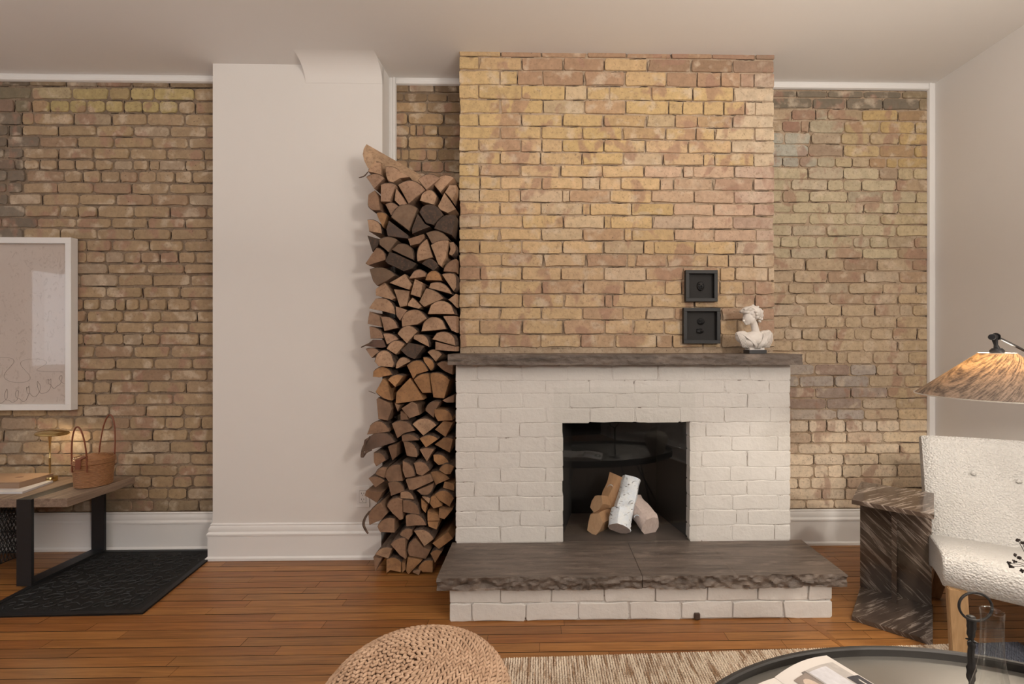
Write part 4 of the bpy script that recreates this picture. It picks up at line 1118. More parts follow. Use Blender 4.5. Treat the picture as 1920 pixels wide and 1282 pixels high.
# ------------------------------------------------------------ door mat
M_mat = plain('rubber_mat', (.004, .004, .0045), .75, bump=.5, bsc=180, bd=.003); M_mat2 = plain('rubber_scroll', (.012, .0125, .014), .5)
Q = [Vector((-2.62, 2.78, 0)), Vector((-1.897, 2.78, 0)), Vector((-1.806, 2.137, 0)), Vector((-2.55, 2.120, 0))]
t = empty('door_mat', (-2.23, 2.45, 0)); tag(t, 'black rubber door mat with a raised scroll pattern on the floor', 'mat'); o_ = -Vector(t.location)
bm = bmesh.new(); prism(bm, [q+Vector((0, 0, .0008)) for q in Q], (0, 0, .006)); place(obj('base', bm, M_mat, t), o_)
def qp(u, v): return Q[3].lerp(Q[2], u).lerp(Q[0].lerp(Q[1], u), v)
bm = bmesh.new(); z = Vector((0, 0, .0075))
e_ = .035
edge = [qp(0, 0), qp(1, 0), qp(1, 1), qp(0, 1)]; inn = [qp(e_, e_), qp(1-e_, e_), qp(1-e_, 1-e_), qp(e_, 1-e_)]
for i in range(4):
    j = (i+1) % 4; prism(bm, [edge[i]+z*.2, edge[j]+z*.2, inn[j]+z*.2, inn[i]+z*.2], (0, 0, .0085))
place(obj('border', bm, M_mat2, t), o_)
bm = bmesh.new(); rr = random.Random(8)
for i in range(11):
    for j in range(9):
        u = .08+.84*(i+.5+rr.uniform(-.2, .2))/11; v = .08+.84*(j+.5+rr.uniform(-.2, .2))/9; c = qp(u, v); r0 = rr.uniform(.026, .038); a0 = rr.uniform(0, 6.28); sg = rr.choice((-1, 1))
        pts = []
        for k in range(15):
            a = a0+sg*k*.42; r_ = r0*(1-k/19); pts.append(c+Vector((r_*math.cos(a), r_*math.sin(a), .0085)))
        a = a0; pts = [pts[0]+Vector((sg*math.sin(a)*.02+.01*math.cos(a), -sg*math.cos(a)*.02+.01*math.sin(a), 0))]+pts
        tube(bm, pts, .0026, 4)
o = obj('scroll_pattern', bm, M_mat2, t); place(o, o_)

# ------------------------------------------------------------ two black shadow boxes
M_blk = plain('black_lacquer', (.012, .012, .013), .55, bump=.1); M_blk2 = plain('black_board', (.022, .021, .021), .8)
def shadow_box(pxa, pxb, pya, pyb, label, kind):
    a = at(pxa, pyb, 2.505); c = at(pxb, pya, 2.505); W, Hh = c.x-a.x, c.z-a.z
    t = empty('shadow_box_frame', ((a.x+c.x)/2, D_BRE-.006, (a.z+c.z)/2)); tag(t, label, 'picture')
    bm = bmesh.new(); w2, h2, f = W/2, Hh/2, .019; dp = D_BRE-.006-2.505
    for x0, x1, z0, z1 in ((-w2, w2, -h2, -h2+f), (-w2, w2, h2-f, h2), (-w2, -w2+f, -h2+f, h2-f), (w2-f, w2, -h2+f, h2-f)): box(bm, x0, x1, -dp, 0, z0, z1, bev=.0012)
    obj('frame', bm, M_blk, t)
    bm = bmesh.new(); box(bm, -w2+f*.7, w2-f*.7, -.006, -.001, -h2+f*.7, h2-f*.7); obj('backing_board', bm, M_blk2, t)
    def blob(bits, nm):
        bm = bmesh.new()
        for x, z, rx, ry, rz in bits:
            bmesh.ops.create_icosphere(bm, subdivisions=3, radius=1, matrix=Matrix.Translation((x, -.006, z)) @ Matrix.Diagonal((rx, ry, rz, 1)))
        o = obj(nm, bm, M_blk, t, smooth='all'); md = o.modifiers.new('r', 'REMESH'); md.mode = 'VOXEL'; md.voxel_size = .0012; md.use_smooth_shade = True
    if kind == 'face':
        blob([(0, 0, .021, .014, .027), (0, -.001, .004, .024, .008), (-.009, .008, .006, .018, .003), (.009, .008, .006, .018, .003), (0, -.012, .009, .019, .003), (0, -.021, .008, .016, .005), (0, .017, .017, .014, .008), (-.010, -.004, .006, .016, .006), (.010, -.004, .006, .016, .006)], 'face_relief')
    else:
        blob([(0, .024, .021, .014, .019), (-.004, .027, .013, .020, .004), (.004, .018, .012, .020, .004), (.002, .036, .014, .017, .005), (.006, .024, .005, .020, .012)], 'lips_relief')
        blob([(-.004, -.028, .022, .010, .014), (.002, -.030, .010, .019, .006), (-.008, -.020, .017, .016, .004), (-.012, -.036, .013, .016, .004)], 'ear_relief')
shadow_box(1286, 1346, 506, 565, 'upper small black square frame with a tiny dark face relief', 'face')
shadow_box(1282, 1351, 577, 644, 'lower black square frame with two small dark reliefs above the mantel', 'two')

# ------------------------------------------------------------ plaster bust on the mantel
bpos = at(1412, 660, 2.42); MM = 2.42/870
t = empty('plaster_bust', (bpos.x, 2.42, 1.1745)); tag(t, 'white plaster bust of a woman with pinned up hair on the mantel', 'sculpture')
def B(px, py): return ((px-1412)*MM, (661-py)*MM)
bm = bmesh.new(); 
x0, _ = B(1399, 0); x1, _ = B(1432, 0); box(bm, x0, x1, -.036, .036, 0, .019, bev=.0015); obj('plinth', bm, plain('black_plinth', (.025, .025, .028), .3), t)
bm = bmesh.new(); box(bm, x0+.006, x1-.008, -.028, .028, .0185, .030, bev=.002)
M_pl = plain('plaster', (.74, .70, .66), .6, var=.03, bump=.1)
obj('collar', bm, M_pl, t)
def ell(bm, px, py, y, rx, rz, ry, rot=0, rotz=0):
    x, z = B(px, py)
    bmesh.ops.create_icosphere(bm, subdivisions=3, radius=1, matrix=Matrix.Translation((x, y, z)) @ Matrix.Rotation(rotz, 4, 'Z') @ Matrix.Rotation(rot, 4, 'Y') @ Matrix.Diagonal((rx*MM, ry*MM, rz*MM, 1)))
bm = bmesh.new()
ell(bm, 1413, 634, 0, 25, 15, 14); ell(bm, 1392, 630, .002, 13, 12, 12, .35); ell(bm, 1434, 630, .002, 13, 13, 12, -.3); ell(bm, 1386, 625, 0, 8, 6, 8); ell(bm, 1440, 625, 0, 7, 9, 8)
ell(bm, 1404, 640, -.018, 11, 9, 9); ell(bm, 1425, 640, -.018, 11, 9, 9); ell(bm, 1413, 646, 0, 20, 8, 11); ell(bm, 1413, 647, 0, 23, 6, 10); ell(bm, 1398, 640, .0, 11, 10, 10, .2); ell(bm, 1431, 640, .0, 11, 10, 10, -.2)
x, z = B(1417, 620); tube(bm, [Vector((x+.004, .002, z-.02)), Vector((x, 0, z)), Vector((B(1413, 606)[0], -.004, B(1413, 606)[1])), Vector((B(1409, 598)[0], -.006, B(1409, 598)[1]))], [.030, .0195, .018, .018], 14)
torso = obj('torso', bm, M_pl, t, smooth='all'); md = torso.modifiers.new('r', 'REMESH'); md.mode = 'VOXEL'; md.voxel_size = .0016; md.use_smooth_shade = True
sm = torso.modifiers.new('s', 'SMOOTH'); sm.iterations = 3
bm = bmesh.new()       # head, turned to the left and bowed
ell(bm, 1408, 587, 0, 14, 14, 14); ell(bm, 1402, 594, -.008, 10.5, 13, 10.5, .25); ell(bm, 1399, 603, -.010, 6, 4.5, 6, .2); ell(bm, 1393.5, 597.5, -.014, 2.4, 5.4, 2.6, .28)
ell(bm, 1391.8, 599.8, -.015, 2.4, 2.0, 2.4); ell(bm, 1396, 604, -.015, 3.2, 1.3, 3.0, .2); ell(bm, 1396.5, 606.3, -.014, 3.0, 1.2, 2.8, .2); ell(bm, 1398.5, 590.8, -.020, 5, 1.6, 3.5, .2)
ell(bm, 1399, 594, -.0225, 3, 1.5, 2.5); ell(bm, 1392.6, 593.3, -.008, 2, 1.4, 3); ell(bm, 1407, 598, -.016, 7, 8, 7)
head = obj('head', bm, M_pl, t, smooth='all'); md = head.modifiers.new('r', 'REMESH'); md.mode = 'VOXEL'; md.voxel_size = .0012; md.use_smooth_shade = True
sm = head.modifiers.new('s', 'SMOOTH'); sm.iterations = 2
bm = bmesh.new()       # hair
ell(bm, 1412, 583, .004, 15, 13, 16, .2); ell(bm, 1423, 584, .010, 9, 10, 10); ell(bm, 1428, 590, .012, 5, 6, 6); ell(bm, 1401, 578, -.004, 11, 6, 13, -.15); ell(bm, 1392, 581, -.008, 6.5, 4.5, 9, -.3); ell(bm, 1397, 583, -.012, 8, 4.5, 9, -.1); ell(bm, 1407, 586, -.024, 7, 6, 6, .3)
bmesh.ops.scale(bm, vec=(1, 1, 1), verts=bm.verts)
hm = hair = obj('hair', bm, M_pl, t, smooth='all'); md = hm.modifiers.new('r', 'REMESH'); md.mode = 'VOXEL'; md.voxel_size = .0014; md.use_smooth_shade = True
bm = bmesh.new(); rr = random.Random(2)
for k in range(9):
    f = k/8; pts = []
    for j in range(7):
        u = j/6; px = 1390+u*28+rr.uniform(-.6, .6); py = 584-10*math.sin(math.pi*(.15+.7*u))-f*3+u*4+1.0*math.sin(u*9+k)
        x, z = B(px, py+f*2); pts.append((x, -.046+.042*abs(f-.2)+.012*u, z))
    tube(bm, cr(pts, 3), .0026, 6)
for px, py, y in ((1388, 582, -.016), (1412, 588, -.040), (1414, 593, -.037), (1410, 583, -.043), (1424, 594, .0), (1429, 596, .006), (1431, 589, .008), (1426, 600, .01), (1421, 573, .0), (1431, 581, .01), (1412, 571, .0)):
    ell(bm, px, py, y, rr.uniform(2.2, 3.4), rr.uniform(2, 3), 3, rr.uniform(-1, 1))
obj('curls', bm, M_pl, hair, smooth='all')
bm = bmesh.new()       # draped folds
for k in range(7):
    s_ = k/6; a = B(1384+s_*12, 622+s_*2); m1 = B(1398+s_*7, 634+s_*2); m2 = B(1408+s_*4, 645); e2 = B(1411+s_*1.5, 652)
    tube(bm, cr([(a[0], -.020-.006*s_, a[1]), (m1[0], -.040-.004*s_, m1[1]), (m2[0], -.045, m2[1]), (e2[0], -.030, e2[1])], 5), .0020, 6)
for k in range(7):
    s_ = k/6; a = B(1441-s_*13, 620+s_*3); m1 = B(1432-s_*9, 633+s_*2); m2 = B(1424-s_*7, 644); e2 = B(1420-s_*5, 652)
    tube(bm, cr([(a[0], -.020-.006*s_, a[1]), (m1[0], -.040-.004*s_, m1[1]), (m2[0], -.045, m2[1]), (e2[0], -.030, e2[1])], 5), .0020, 6)
for k in range(5):
    a = B(1379+k*2.6, 621+k*.8); e2 = B(1390+k*2.5, 650); tube(bm, cr([(a[0], -.012, a[1]), ((a[0]+e2[0])/2-.004, -.030, (a[1]+e2[1])/2), (e2[0], -.022, e2[1])], 5), .0022, 6)
    a = B(1446-k*2.6, 622+k*.6); e2 = B(1438-k*2.5, 650); tube(bm, cr([(a[0], -.012, a[1]), ((a[0]+e2[0])/2+.003, -.030, (a[1]+e2[1])/2), (e2[0], -.022, e2[1])], 5), .0022, 6)
obj('drapery_folds', bm, M_pl, torso, smooth='all')

# ------------------------------------------------------------ marble side table
def marble():
    s = MT('brown_marble')
    v = s.tpos((3, 3, 52), (.75, .42, 0)); n = s.noise(v, 1.0, 8, .66, .5)
    v2 = s.tpos((5, 5, 110), (.70, .36, 0)); n2 = s.noise(v2, 1.0, 6, .6, .8)
    c = s.mix(n, (.030, .020, .015), (.13, .092, .070))
    c = s.mix(s.ramp(n, [(.55, 0), (.60, .55), (.63, .1)]), c, (.55, .47, .41))
    c = s.mix(s.ramp(n2, [(.58, 0), (.66, .55)]), c, (.52, .44, .38))
    s.base(c, .12); return s.m
M_marble = marble()
FL = onz(1597, 1163, 0); FR = onz(1749, 1212, 0); wv_ = Vector((FR.x-FL.x, FR.y-FL.y, 0)); Wt = wv_.length; xd = wv_.normalized(); yd = Vector((-xd.y, xd.x, 0))
ang = math.atan2(xd.y, xd.x)
t = empty('marble_side_table', (FL.x, FL.y, 0), ang); tag(t, 'dark brown veined marble side table beside the white armchair', 'table')
Dp = .345
bm = bmesh.new(); box(bm, 0, Wt, 0, Dp, .001, .021, bev=.0015); obj('bottom_slab', bm, M_marble, t)
bm = bmesh.new(); box(bm, 0, Wt+.004, -.003, Dp-.001, .517, .537, bev=.0015); obj('top_slab', bm, M_marble, t)
bm = bmesh.new(); box(bm, -.002, Wt-.004, Dp-.022, Dp-.002, .021, .517, bev=.001); obj('back_panel', bm, M_marble, t)
bm = bmesh.new(); box(bm, Wt/2-.010, Wt/2+.010, Dp-.10, Dp-.022, .021, .517, bev=.001); obj('centre_fin', bm, M_marble, t)

# ------------------------------------------------------------ boucle armchair
def boucle():
    s = MT('boucle'); p = s.pos()
    v = s.n('ShaderNodeTexVoronoi'); v.inputs['Scale'].default_value = 125; s.l(p, v.inputs['Vector'])
    n = s.noise(p, 70, 5, .7, 1.5)
    s.base((.68, .665, .645), .95)
    s.bump(s.mix(.5, v.outputs['Distance'], n), 1.0, .014); return s.m
M_bou = boucle(); M_leg = wood_mat('chair_oak', (.33, .20, .095), (.45, .29, .15), .5, sc=(30, 30, 3), oc=False)
M_leg2 = wood_mat('chair_walnut', (.20, .10, .045), (.29, .155, .075), .5, sc=(30, 30, 3), oc=False)
t = empty('armchair', (1.95, 1.8, 0)); tag(t, 'white boucle upholstered chair with buttoned back at the right edge', 'chair'); o_ = -Vector(t.location)
# seat: side profile (from rear underside round to front underside) swept across
def lerp(a, b_, f): return a+(b_-a)*f
def seat_pt(u, k): pass
FLp, RLp = Vector((1.525, 1.735, 0)), Vector((1.80, 2.126, 0)); FRp, RRp = Vector((2.00, 1.36, 0)), Vector((2.345, 1.80, 0))
prof = [(1.0, .215), (.93, .20), (.80, .225), (.5, .262), (.2, .290), (.03, .300), (-.012, .325), (-.022, .36), (-.012, .395), (.03, .418), (.12, .424), (.4, .405), (.75, .372), (1.0, .345), (1.04, .30), (1.03, .25)]
bm = bmesh.new(); NS = 16; rings = []
for i in range(NS+1):
    f = i/NS; fr_ = FLp.lerp(FRp, f); rr_ = RLp.lerp(RRp, f); inset = (.0 if 0 < i < NS else .03)
    ring = []
    for a, z in prof:
        q = fr_.lerp(rr_, a); zc = .32; zz = zc+(z-zc)*(1-inset*3); q2 = fr_.lerp(rr_, .5); q = q.lerp(q2, inset)
        ring.append(bm.verts.new((q.x, q.y, zz)))
    rings.append(ring)
n = len(prof)
for a, c in zip(rings, rings[1:]):
    for i in range(n): bm.faces.new((a[i], c[i], c[(i+1) % n], a[(i+1) % n]))
bm.faces.new(rings[0]); bm.faces.new(rings[-1])
o = obj('seat', bm, M_bou, t, smooth=True); place(o, o_); sb = o.modifiers.new('b', 'BEVEL'); sb.width = .006; sb.segments = 2; sb.limit_method = 'ANGLE'; sb.angle_limit = math.radians(55)
bm = bmesh.new()       # back, with dimples where the buttons pull
TL, TR = Vector((1.92, 2.305, .770)), Vector((2.355, 2.075, .775)); BL, BRr = Vector((1.765, 2.06, .25)), Vector((2.30, 1.775, .25))
TL2 = Vector((1.935, 2.30, .770))
wdir = (TR-TL).normalized(); nd = Vector((-.5, -.8, .25)).normalized()
btn = [(1826, 887), (1911, 902)]; NU, NV = 34, 24; front = []
def hit(px, py):
    d = ray(px, py); o0 = Vector((0, 0, CAMZ)); nrm = (TR-TL).cross(BL-TL).normalized(); tt = (TL-o0).dot(nrm)/d.dot(nrm); return o0+d*tt
BP = [hit(*q) for q in btn]
BL = hit(1745, 1004)+Vector((0, 0, -.12)); 
nrm = (TR-TL).cross(BL-TL).normalized(); nrm = nrm if nrm.y < 0 else -nrm
fr_, bk_ = [], []
for i in range(NU+1):
    a_, c_ = [], []
    for j in range(NV+1):
        u, v = i/NU, j/NV
        q = TL.lerp(TR, u).lerp(BL.lerp(BRr, u), v)
        e = min(u, 1-u)*12; e2 = min(v*14, 1); bul = -.016*(1-min(1, e))**2-.014*(1-e2)**2
        dm = sum(math.exp(-((q-b0).length/.035)**2) for b0 in BP)
        q = q+nrm*(bul-.012*dm+.010*math.sin(math.pi*u))
        a_.append(bm.verts.new(q)); c_.append(bm.verts.new(q-nrm*(.085+bul*1.6)+Vector((0, 0, 0))))
    fr_.append(a_); bk_.append(c_)
for i in range(NU):
    for j in range(NV):
        bm.faces.new((fr_[i][j], fr_[i+1][j], fr_[i+1][j+1], fr_[i][j+1])); bm.faces.new((bk_[i][j], bk_[i][j+1], bk_[i+1][j+1], bk_[i+1][j]))
for i in range(NU):
    bm.faces.new((fr_[i][0], bk_[i][0], bk_[i+1][0], fr_[i+1][0])); bm.faces.new((fr_[i][NV], fr_[i+1][NV], bk_[i+1][NV], bk_[i][NV]))
for j in range(NV):
    bm.faces.new((fr_[0][j], fr_[0][j+1], bk_[0][j+1], bk_[0][j])); bm.faces.new((fr_[NU][j], bk_[NU][j], bk_[NU][j+1], fr_[NU][j+1]))
back = obj('backrest', bm, M_bou, t, smooth=True); place(back, o_)
for b0 in BP:
    bm = bmesh.new(); bmesh.ops.create_icosphere(bm, subdivisions=3, radius=1, matrix=Matrix.Translation(b0+nrm*.000) @ Matrix.Diagonal((.013, .008, .010, 1)))
    obj('button', bm, M_bou, back, smooth='all')
def leg(top, foot, wt, wf, m):
    bm = bmesh.new(); ax = wdir; ay = Vector((-ax.y, ax.x, 0)).normalized(); ax = Vector((ax.x, ax.y, 0)).normalized()
    A1 = [top+ax*sx*wt[0]+ay*sy*wt[1] for sx, sy in ((-1, -1), (1, -1), (1, 1), (-1, 1))]; A2 = [foot+ax*sx*wf[0]+ay*sy*wf[1] for sx, sy in ((-1, -1), (1, -1), (1, 1), (-1, 1))]
    a = [bm.verts.new(q) for q in A1]; c = [bm.verts.new(q) for q in A2]; bm.faces.new(a); bm.faces.new(c)
    for i in range(4): bm.faces.new((a[i], c[i], c[(i+1) % 4], a[(i+1) % 4]))
    bmesh.ops.bevel(bm, geom=list(bm.edges), offset=.003, segments=2, affect='EDGES')
    place(obj('leg', bm, m, t), o_)
lp = at(1802, 1160, 1.70)
leg(Vector((lp.x, 1.72, .31)), Vector((lp.x+.0, 1.70, .0125)), (.029, .02), (.029, .02), M_leg)
rl = onz(1757, 1119, 0.0)
leg(Vector((rl.x-.005, rl.y-.06, .26)), Vector((rl.x-.012, rl.y, .001)), (.034, .02), (.020, .015), M_leg2)
leg(Vector((1.97, 1.46, .31)), Vector((1.97, 1.44, .0125)), (.029, .02), (.029, .02), M_leg)
leg(Vector((2.26, 1.84, .26)), Vector((2.30, 1.90, .001)), (.034, .02), (.020, .015), M_leg2)
bm = bmesh.new(); q0 = FLp.lerp(RLp, .28); q1 = FRp.lerp(RRp, .28)
tube(bm, [q0.lerp(q1, .28)+Vector((0, 0, .272)), q0.lerp(q1, .97)+Vector((0, 0, .262))], .009, 6); place(obj('front_rail', bm, M_black_metal, t), o_)

# ------------------------------------------------------------ arc floor lamp
LC = Vector((1.585, 1.585, 0)); sR, st = .228, .050; lz0, lz1 = 1.046, 1.196
t = empty('floor_lamp', (2.15, 1.45, 0)); tag(t, 'floor lamp with a wide conical taupe fabric shade glowing over the chair', 'lamp'); o_ = -Vector(t.location)
s = MT('lamp_fabric'); p = s.tpos((22, 22, 420), (0, -.62, 0)); n1 = s.noise(p, 1, 4, .6); n2 = s.noise(s.tpos((420, 120, 22), (0, -.62, 0)), 1, 3, .6)
f = s.mix(.3, n1, n2); c = s.mix(s.ramp(f, [(.40, 0), (.60, 1)]), (.10, .082, .07), (.25, .215, .19))
tl = s.n('ShaderNodeBsdfTranslucent'); cc_ = s.mix(s.ramp(f, [(.40, 0), (.60, 1)]), (.06, .024, .006), (.62, .29, .075)); s.l(cc_, tl.inputs[0])
s.base(c, .9); mx = s.n('ShaderNodeMixShader'); mx.inputs[0].default_value = .055; s.l(s.b.outputs[0], mx.inputs[1]); s.l(tl.outputs[0], mx.inputs[2]); s.l(mx.outputs[0], s.out.inputs['Surface'])
bm = bmesh.new(); lathe(bm, [(sR, lz0), (st, lz1)], 72, Matrix.Translation(LC)); sh = place(obj('lamp_shade', bm, s.m, t, smooth='all'), o_)
bm = bmesh.new(); lathe(bm, [(sR-.001, lz0), (sR+.0014, lz0), (sR+.0014, lz0+.0035), (sR-.001, lz0+.0035), (sR-.001, lz0)], 72, Matrix.Translation(LC)); lathe(bm, [(st-.001, lz1-.001), (st+.0014, lz1-.001), (st+.0014, lz1+.0015), (st-.001, lz1+.0015), (st-.001, lz1-.001)], 48, Matrix.Translation(LC))
obj('shade_trim', bm, plain('pale_trim', (.6, .56, .5), .6), sh)
bm = bmesh.new(); lathe(bm, [(.019, 1.188), (.020, 1.192), (.020, 1.205), (.014, 1.213), (0, 1.213)], 24, Matrix.Translation(LC)); lathe(bm, [(0, 1.150), (.012, 1.150), (.012, 1.19), (0, 1.19)], 16, Matrix.Translation(LC))
place(obj('socket', bm, M_black_metal, t, smooth=True), o_)
bm = bmesh.new()
for k in range(3):
    a = 2.1*k+.4; tube(bm, [LC+Vector((0, 0, 1.19)), LC+Vector((st*math.cos(a), st*math.sin(a), 1.194))], .0018, 5)
place(obj('spider', bm, M_black_metal, t), o_)
bm = bmesh.new(); tube(bm, [LC+Vector((0, 0, 1.21)), LC+Vector((-.004, 0, 1.225)), LC+Vector((-.008, 0, 1.245))], [.010, .006, .009], 12)
def hcyl(a, b_, r): tube(bm, [a, b_], r, 16)
hcyl(LC+Vector((-.029, -.01, 1.252)), LC+Vector((-.002, .006, 1.252)), .010); hcyl(LC+Vector((-.002, .006, 1.253)), LC+Vector((.014, .012, 1.252)), .006)
hcyl(LC+Vector((.003, .008, 1.253)), LC+Vector((.006, .009, 1.253)), .0135); 
place(obj('swivel_joint', bm, M_black_metal, t, smooth=True), o_)
bm = bmesh.new(); tube(bm, [LC+Vector((.010, .01, 1.253)), Vector((1.86, 1.56, 1.105)), Vector((2.15, 1.45, .93))], .0042, 10); place(obj('arm', bm, M_grey_metal, t, smooth=True), o_)
bm = bmesh.new(); tube(bm, [(2.15, 1.45, .02), (2.15, 1.45, 1.02)], .010, 14); tube(bm, [(2.135, 1.44, .93), (2.165, 1.46, .93)], .018, 12); place(obj('pole', bm, M_black_metal, t, smooth=True), o_)
bm = bmesh.new(); lathe(bm, [(0, .001), (.13, .001), (.13, .012), (.02, .020), (0, .020)], 40, Matrix.Translation((2.15, 1.45, 0))); place(obj('base', bm, M_black_metal, t, smooth=True), o_)
bl = MT('bulb_glow'); bl.b.inputs['Emission Color'].default_value = (1, .78, .5, 1); bl.b.inputs['Emission Strength'].default_value = 3
bm = bmesh.new(); bmesh.ops.create_icosphere(bm, subdivisions=3, radius=.014, matrix=Matrix.Translation(LC+Vector((0, 0, 1.130)))); bulb = place(obj('bulb', bm, bl.m, t, smooth='all'), o_); bulb.visible_shadow = True

# ------------------------------------------------------------ jute rug
def rug_mat():
    s = MT('jute_rug'); oi = s.n('ShaderNodeNewGeometry').outputs['Position']
    sx = s.n('ShaderNodeSeparateXYZ'); s.l(oi, sx.inputs[0])
    n = s.noise(s.pos((1, .12, 1)), 75, 3, .7)
    c = s.mix(s.ramp(n, [(.38, 0), (.52, 1)]), (.40, .26, .16), (.84, .73, .60))
    b2 = s.mix(n, (.06, .075, .12), (.30, .32, .38))
    r_ = s.ramp(sx.outputs[0], [(0, 0), (1, 1)])
    m_ = s.n('ShaderNodeMath', operation='GREATER_THAN'); s.l(sx.outputs[0], m_.inputs[0]); m_.inputs[1].default_value = 1.69
    s.base(s.mix(m_.outputs[0], c, b2), .95); s.bump(n, .6, .004); return s.m
M_rug = rug_mat(); M_rugb = plain('rug_backing', (.13, .085, .055), .95)
t = empty('woven_rug', (.9, .7, 0)); tag(t, 'beige woven jute rug with a blue section under the coffee table', 'rug'); o_ = -Vector(t.location)
ye = lambda x: 1.803+.028*(x+.15)
bm = bmesh.new(); prism(bm, [(-.36, -1.2, .0008), (2.35, -1.2, .0008), (2.35, ye(2.35), .0008), (-.36, ye(-.36), .0008)], (0, 0, .0062)); place(obj('backing', bm, M_rugb, t), o_)
bm = bmesh.new(); rr = random.Random(6)
xx = -.35
while xx < 1.95:
    yy = ye(xx)
    while yy > (1.30 if xx < .6 else 1.45):
        a, c, h_ = .0042, .0088, .0042+rr.uniform(0, .0018); z = .0068; jx_ = rr.uniform(-.0008, .0008)
        v = [bm.verts.new((xx+jx_+sx*a, yy-c/2+sy*c/2*.9, z)) for sx, sy in ((-1, -1), (1, -1), (1, 1), (-1, 1))]
        u = [bm.verts.new((xx+jx_+sx*a*.45, yy-c/2+sy*c/2*.5, z+h_)) for sx, sy in ((-1, -1), (1, -1), (1, 1), (-1, 1))]
        for i in range(4): bm.faces.new((v[i], v[(i+1) % 4], u[(i+1) % 4], u[i]))
        bm.faces.new(u); yy -= c
    xx += .0098
o = obj('yarn_loops', bm, M_rug, t, recalc=False); place(o, o_); o['kind'] = 'stuff'

# ------------------------------------------------------------ braided pouf
pc_ = onz(779, 1250, .355); Pp = Vector((pc_.x, pc_.y, .012))
t = empty('braided_pouf', Pp); tag(t, 'round braided natural rush pouf in front of the hearth', 'pouf')
s = MT('rush_braid'); n = s.noise(s.pos(), 30, 5, .65); f = s.noise(s.pos(), 160, 3)
c = s.mix(s.ramp(n, [(.3, 0), (.7, 1)]), (.40, .25, .155), (.66, .46, .32)); s.base(c, .7); s.bump(f, .4, .002); M_br = s.m
PR = []; 
key = cr([Vector((0, 0, .350)), Vector((.05, 0, .353)), Vector((.12, 0, .352)), Vector((.185, 0, .338)), Vector((.235, 0, .300)), Vector((.262, 0, .235)), Vector((.268, 0, .17)), Vector((.262, 0, .10)), Vector((.24, 0, .04)), Vector((.225, 0, .012))], 10)
bm = bmesh.new(); lathe(bm, [(max(k.x-.007, 0), max(k.z-.007, .004)) for k in key], 48); obj('core', bm, plain('rush_dark', (.16, .09, .05), .9), t, smooth='all')
L_ = [0]
for a, c in zip(key, key[1:]): L_.append(L_[-1]+(c-a).length)
def onprof(sv):
    for i in range(len(L_)-1):
        if L_[i+1] >= sv: f = (sv-L_[i])/(L_[i+1]-L_[i]); return key[i].lerp(key[i+1], f), (key[i+1]-key[i]).normalized()
    return key[-1], (key[-1]-key[-2]).normalized()
bm = bmesh.new(); th = 0; sv = .008; pitch = .0205; rr = random.Random(9); tmpl = None
ico = bmesh.new(); bmesh.ops.create_uvsphere(ico, u_segments=7, v_segments=5, radius=1); IV = [v.co.copy() for v in ico.verts]; IF = [[v.index for v in f_.verts] for f_ in ico.faces]; ico.free()
while sv < L_[-1]:
    k, tg = onprof(sv); r_ = max(k.x, .006)
    rad = Vector((math.cos(th), math.sin(th), 0)); cir = Vector((-math.sin(th), math.cos(th), 0)); down = (rad*tg.x+Vector((0, 0, tg.z))).normalized(); nor = cir.cross(down); nor = nor if (nor.dot(rad)+nor.z) > 0 else -nor
    for side in (-1, 1):
        p = rad*k.x+Vector((0, 0, k.z))+down*side*.0051
        ax = (cir+down*side*.62).normalized(); ay = nor.cross(ax).normalized()
        p = p+nor*rr.uniform(-.001, .0015)
        sc = rr.uniform(.9, 1.12); vs = [bm.verts.new(p+ax*(v.x*.0118*sc)+ay*(v.y*.0045*sc)+nor*(v.z*.0050+.0022*v.x)) for v in IV]
        for f_ in IF: bm.faces.new([vs[i] for i in f_])
    step = .0158; th += step/max(r_, .012); sv += pitch*step/(6.2832*max(r_, .012))
o = obj('braid', bm, M_br, t, smooth='all', recalc=False); o['kind'] = 'stuff'

# ------------------------------------------------------------ coffee table
TC = Vector((.875, .765, 0)); TA, TB = .665, .468; TZ = .40
M_top = MT('smoked_steel'); M_top.base((.31, .295, .27), .27, .55); M_top.bump(M_top.noise(M_top.pos(), 200, 3), .04, .001); M_top = M_top.m
t = empty('coffee_table', TC); tag(t, 'oval dark metal coffee table with a raised rim in the right foreground', 'table')
def oval(k, n=96, z=0): return [Vector((TA*k*math.cos(6.2832*i/n), TB*k*math.sin(6.2832*i/n), z)) for i in range(n)]
bm = bmesh.new(); prism(bm, oval(.988, z=TZ-.018), (0, 0, .012)); obj('table_top', bm, M_top, t)
bm = bmesh.new(); rg = [oval(k, z=z) for k, z in ((.985, TZ-.006), (.978, TZ+.014), (.984, TZ+.018), (1.0, TZ+.018), (1.006, TZ+.014), (1.004, TZ-.03), (.985, TZ-.03))]
rv = [[bm.verts.new(v) for v in q] for q in rg]
for i in range(len(rv)):
    a, c = rv[i], rv[(i+1) % len(rv)]
    for j in range(96): bm.faces.new((a[j], a[(j+1) % 96], c[(j+1) % 96], c[j]))
obj('rim', bm, M_grey_metal, t, smooth=True)
for a in (.9, 2.3, 4.0, 5.4):
    bm = bmesh.new(); q = Vector((TA*.62*math.cos(a), TB*.62*math.sin(a), TZ-.02)); 
    for da in (-.10, .10):
        e = Vector((TA*.88*math.cos(a+da), TB*.88*math.sin(a+da), .0125)); tube(bm, [q+Vector((da*.3, 0, 0)), e], .006, 8)
    obj('leg', bm, M_black_metal, t)

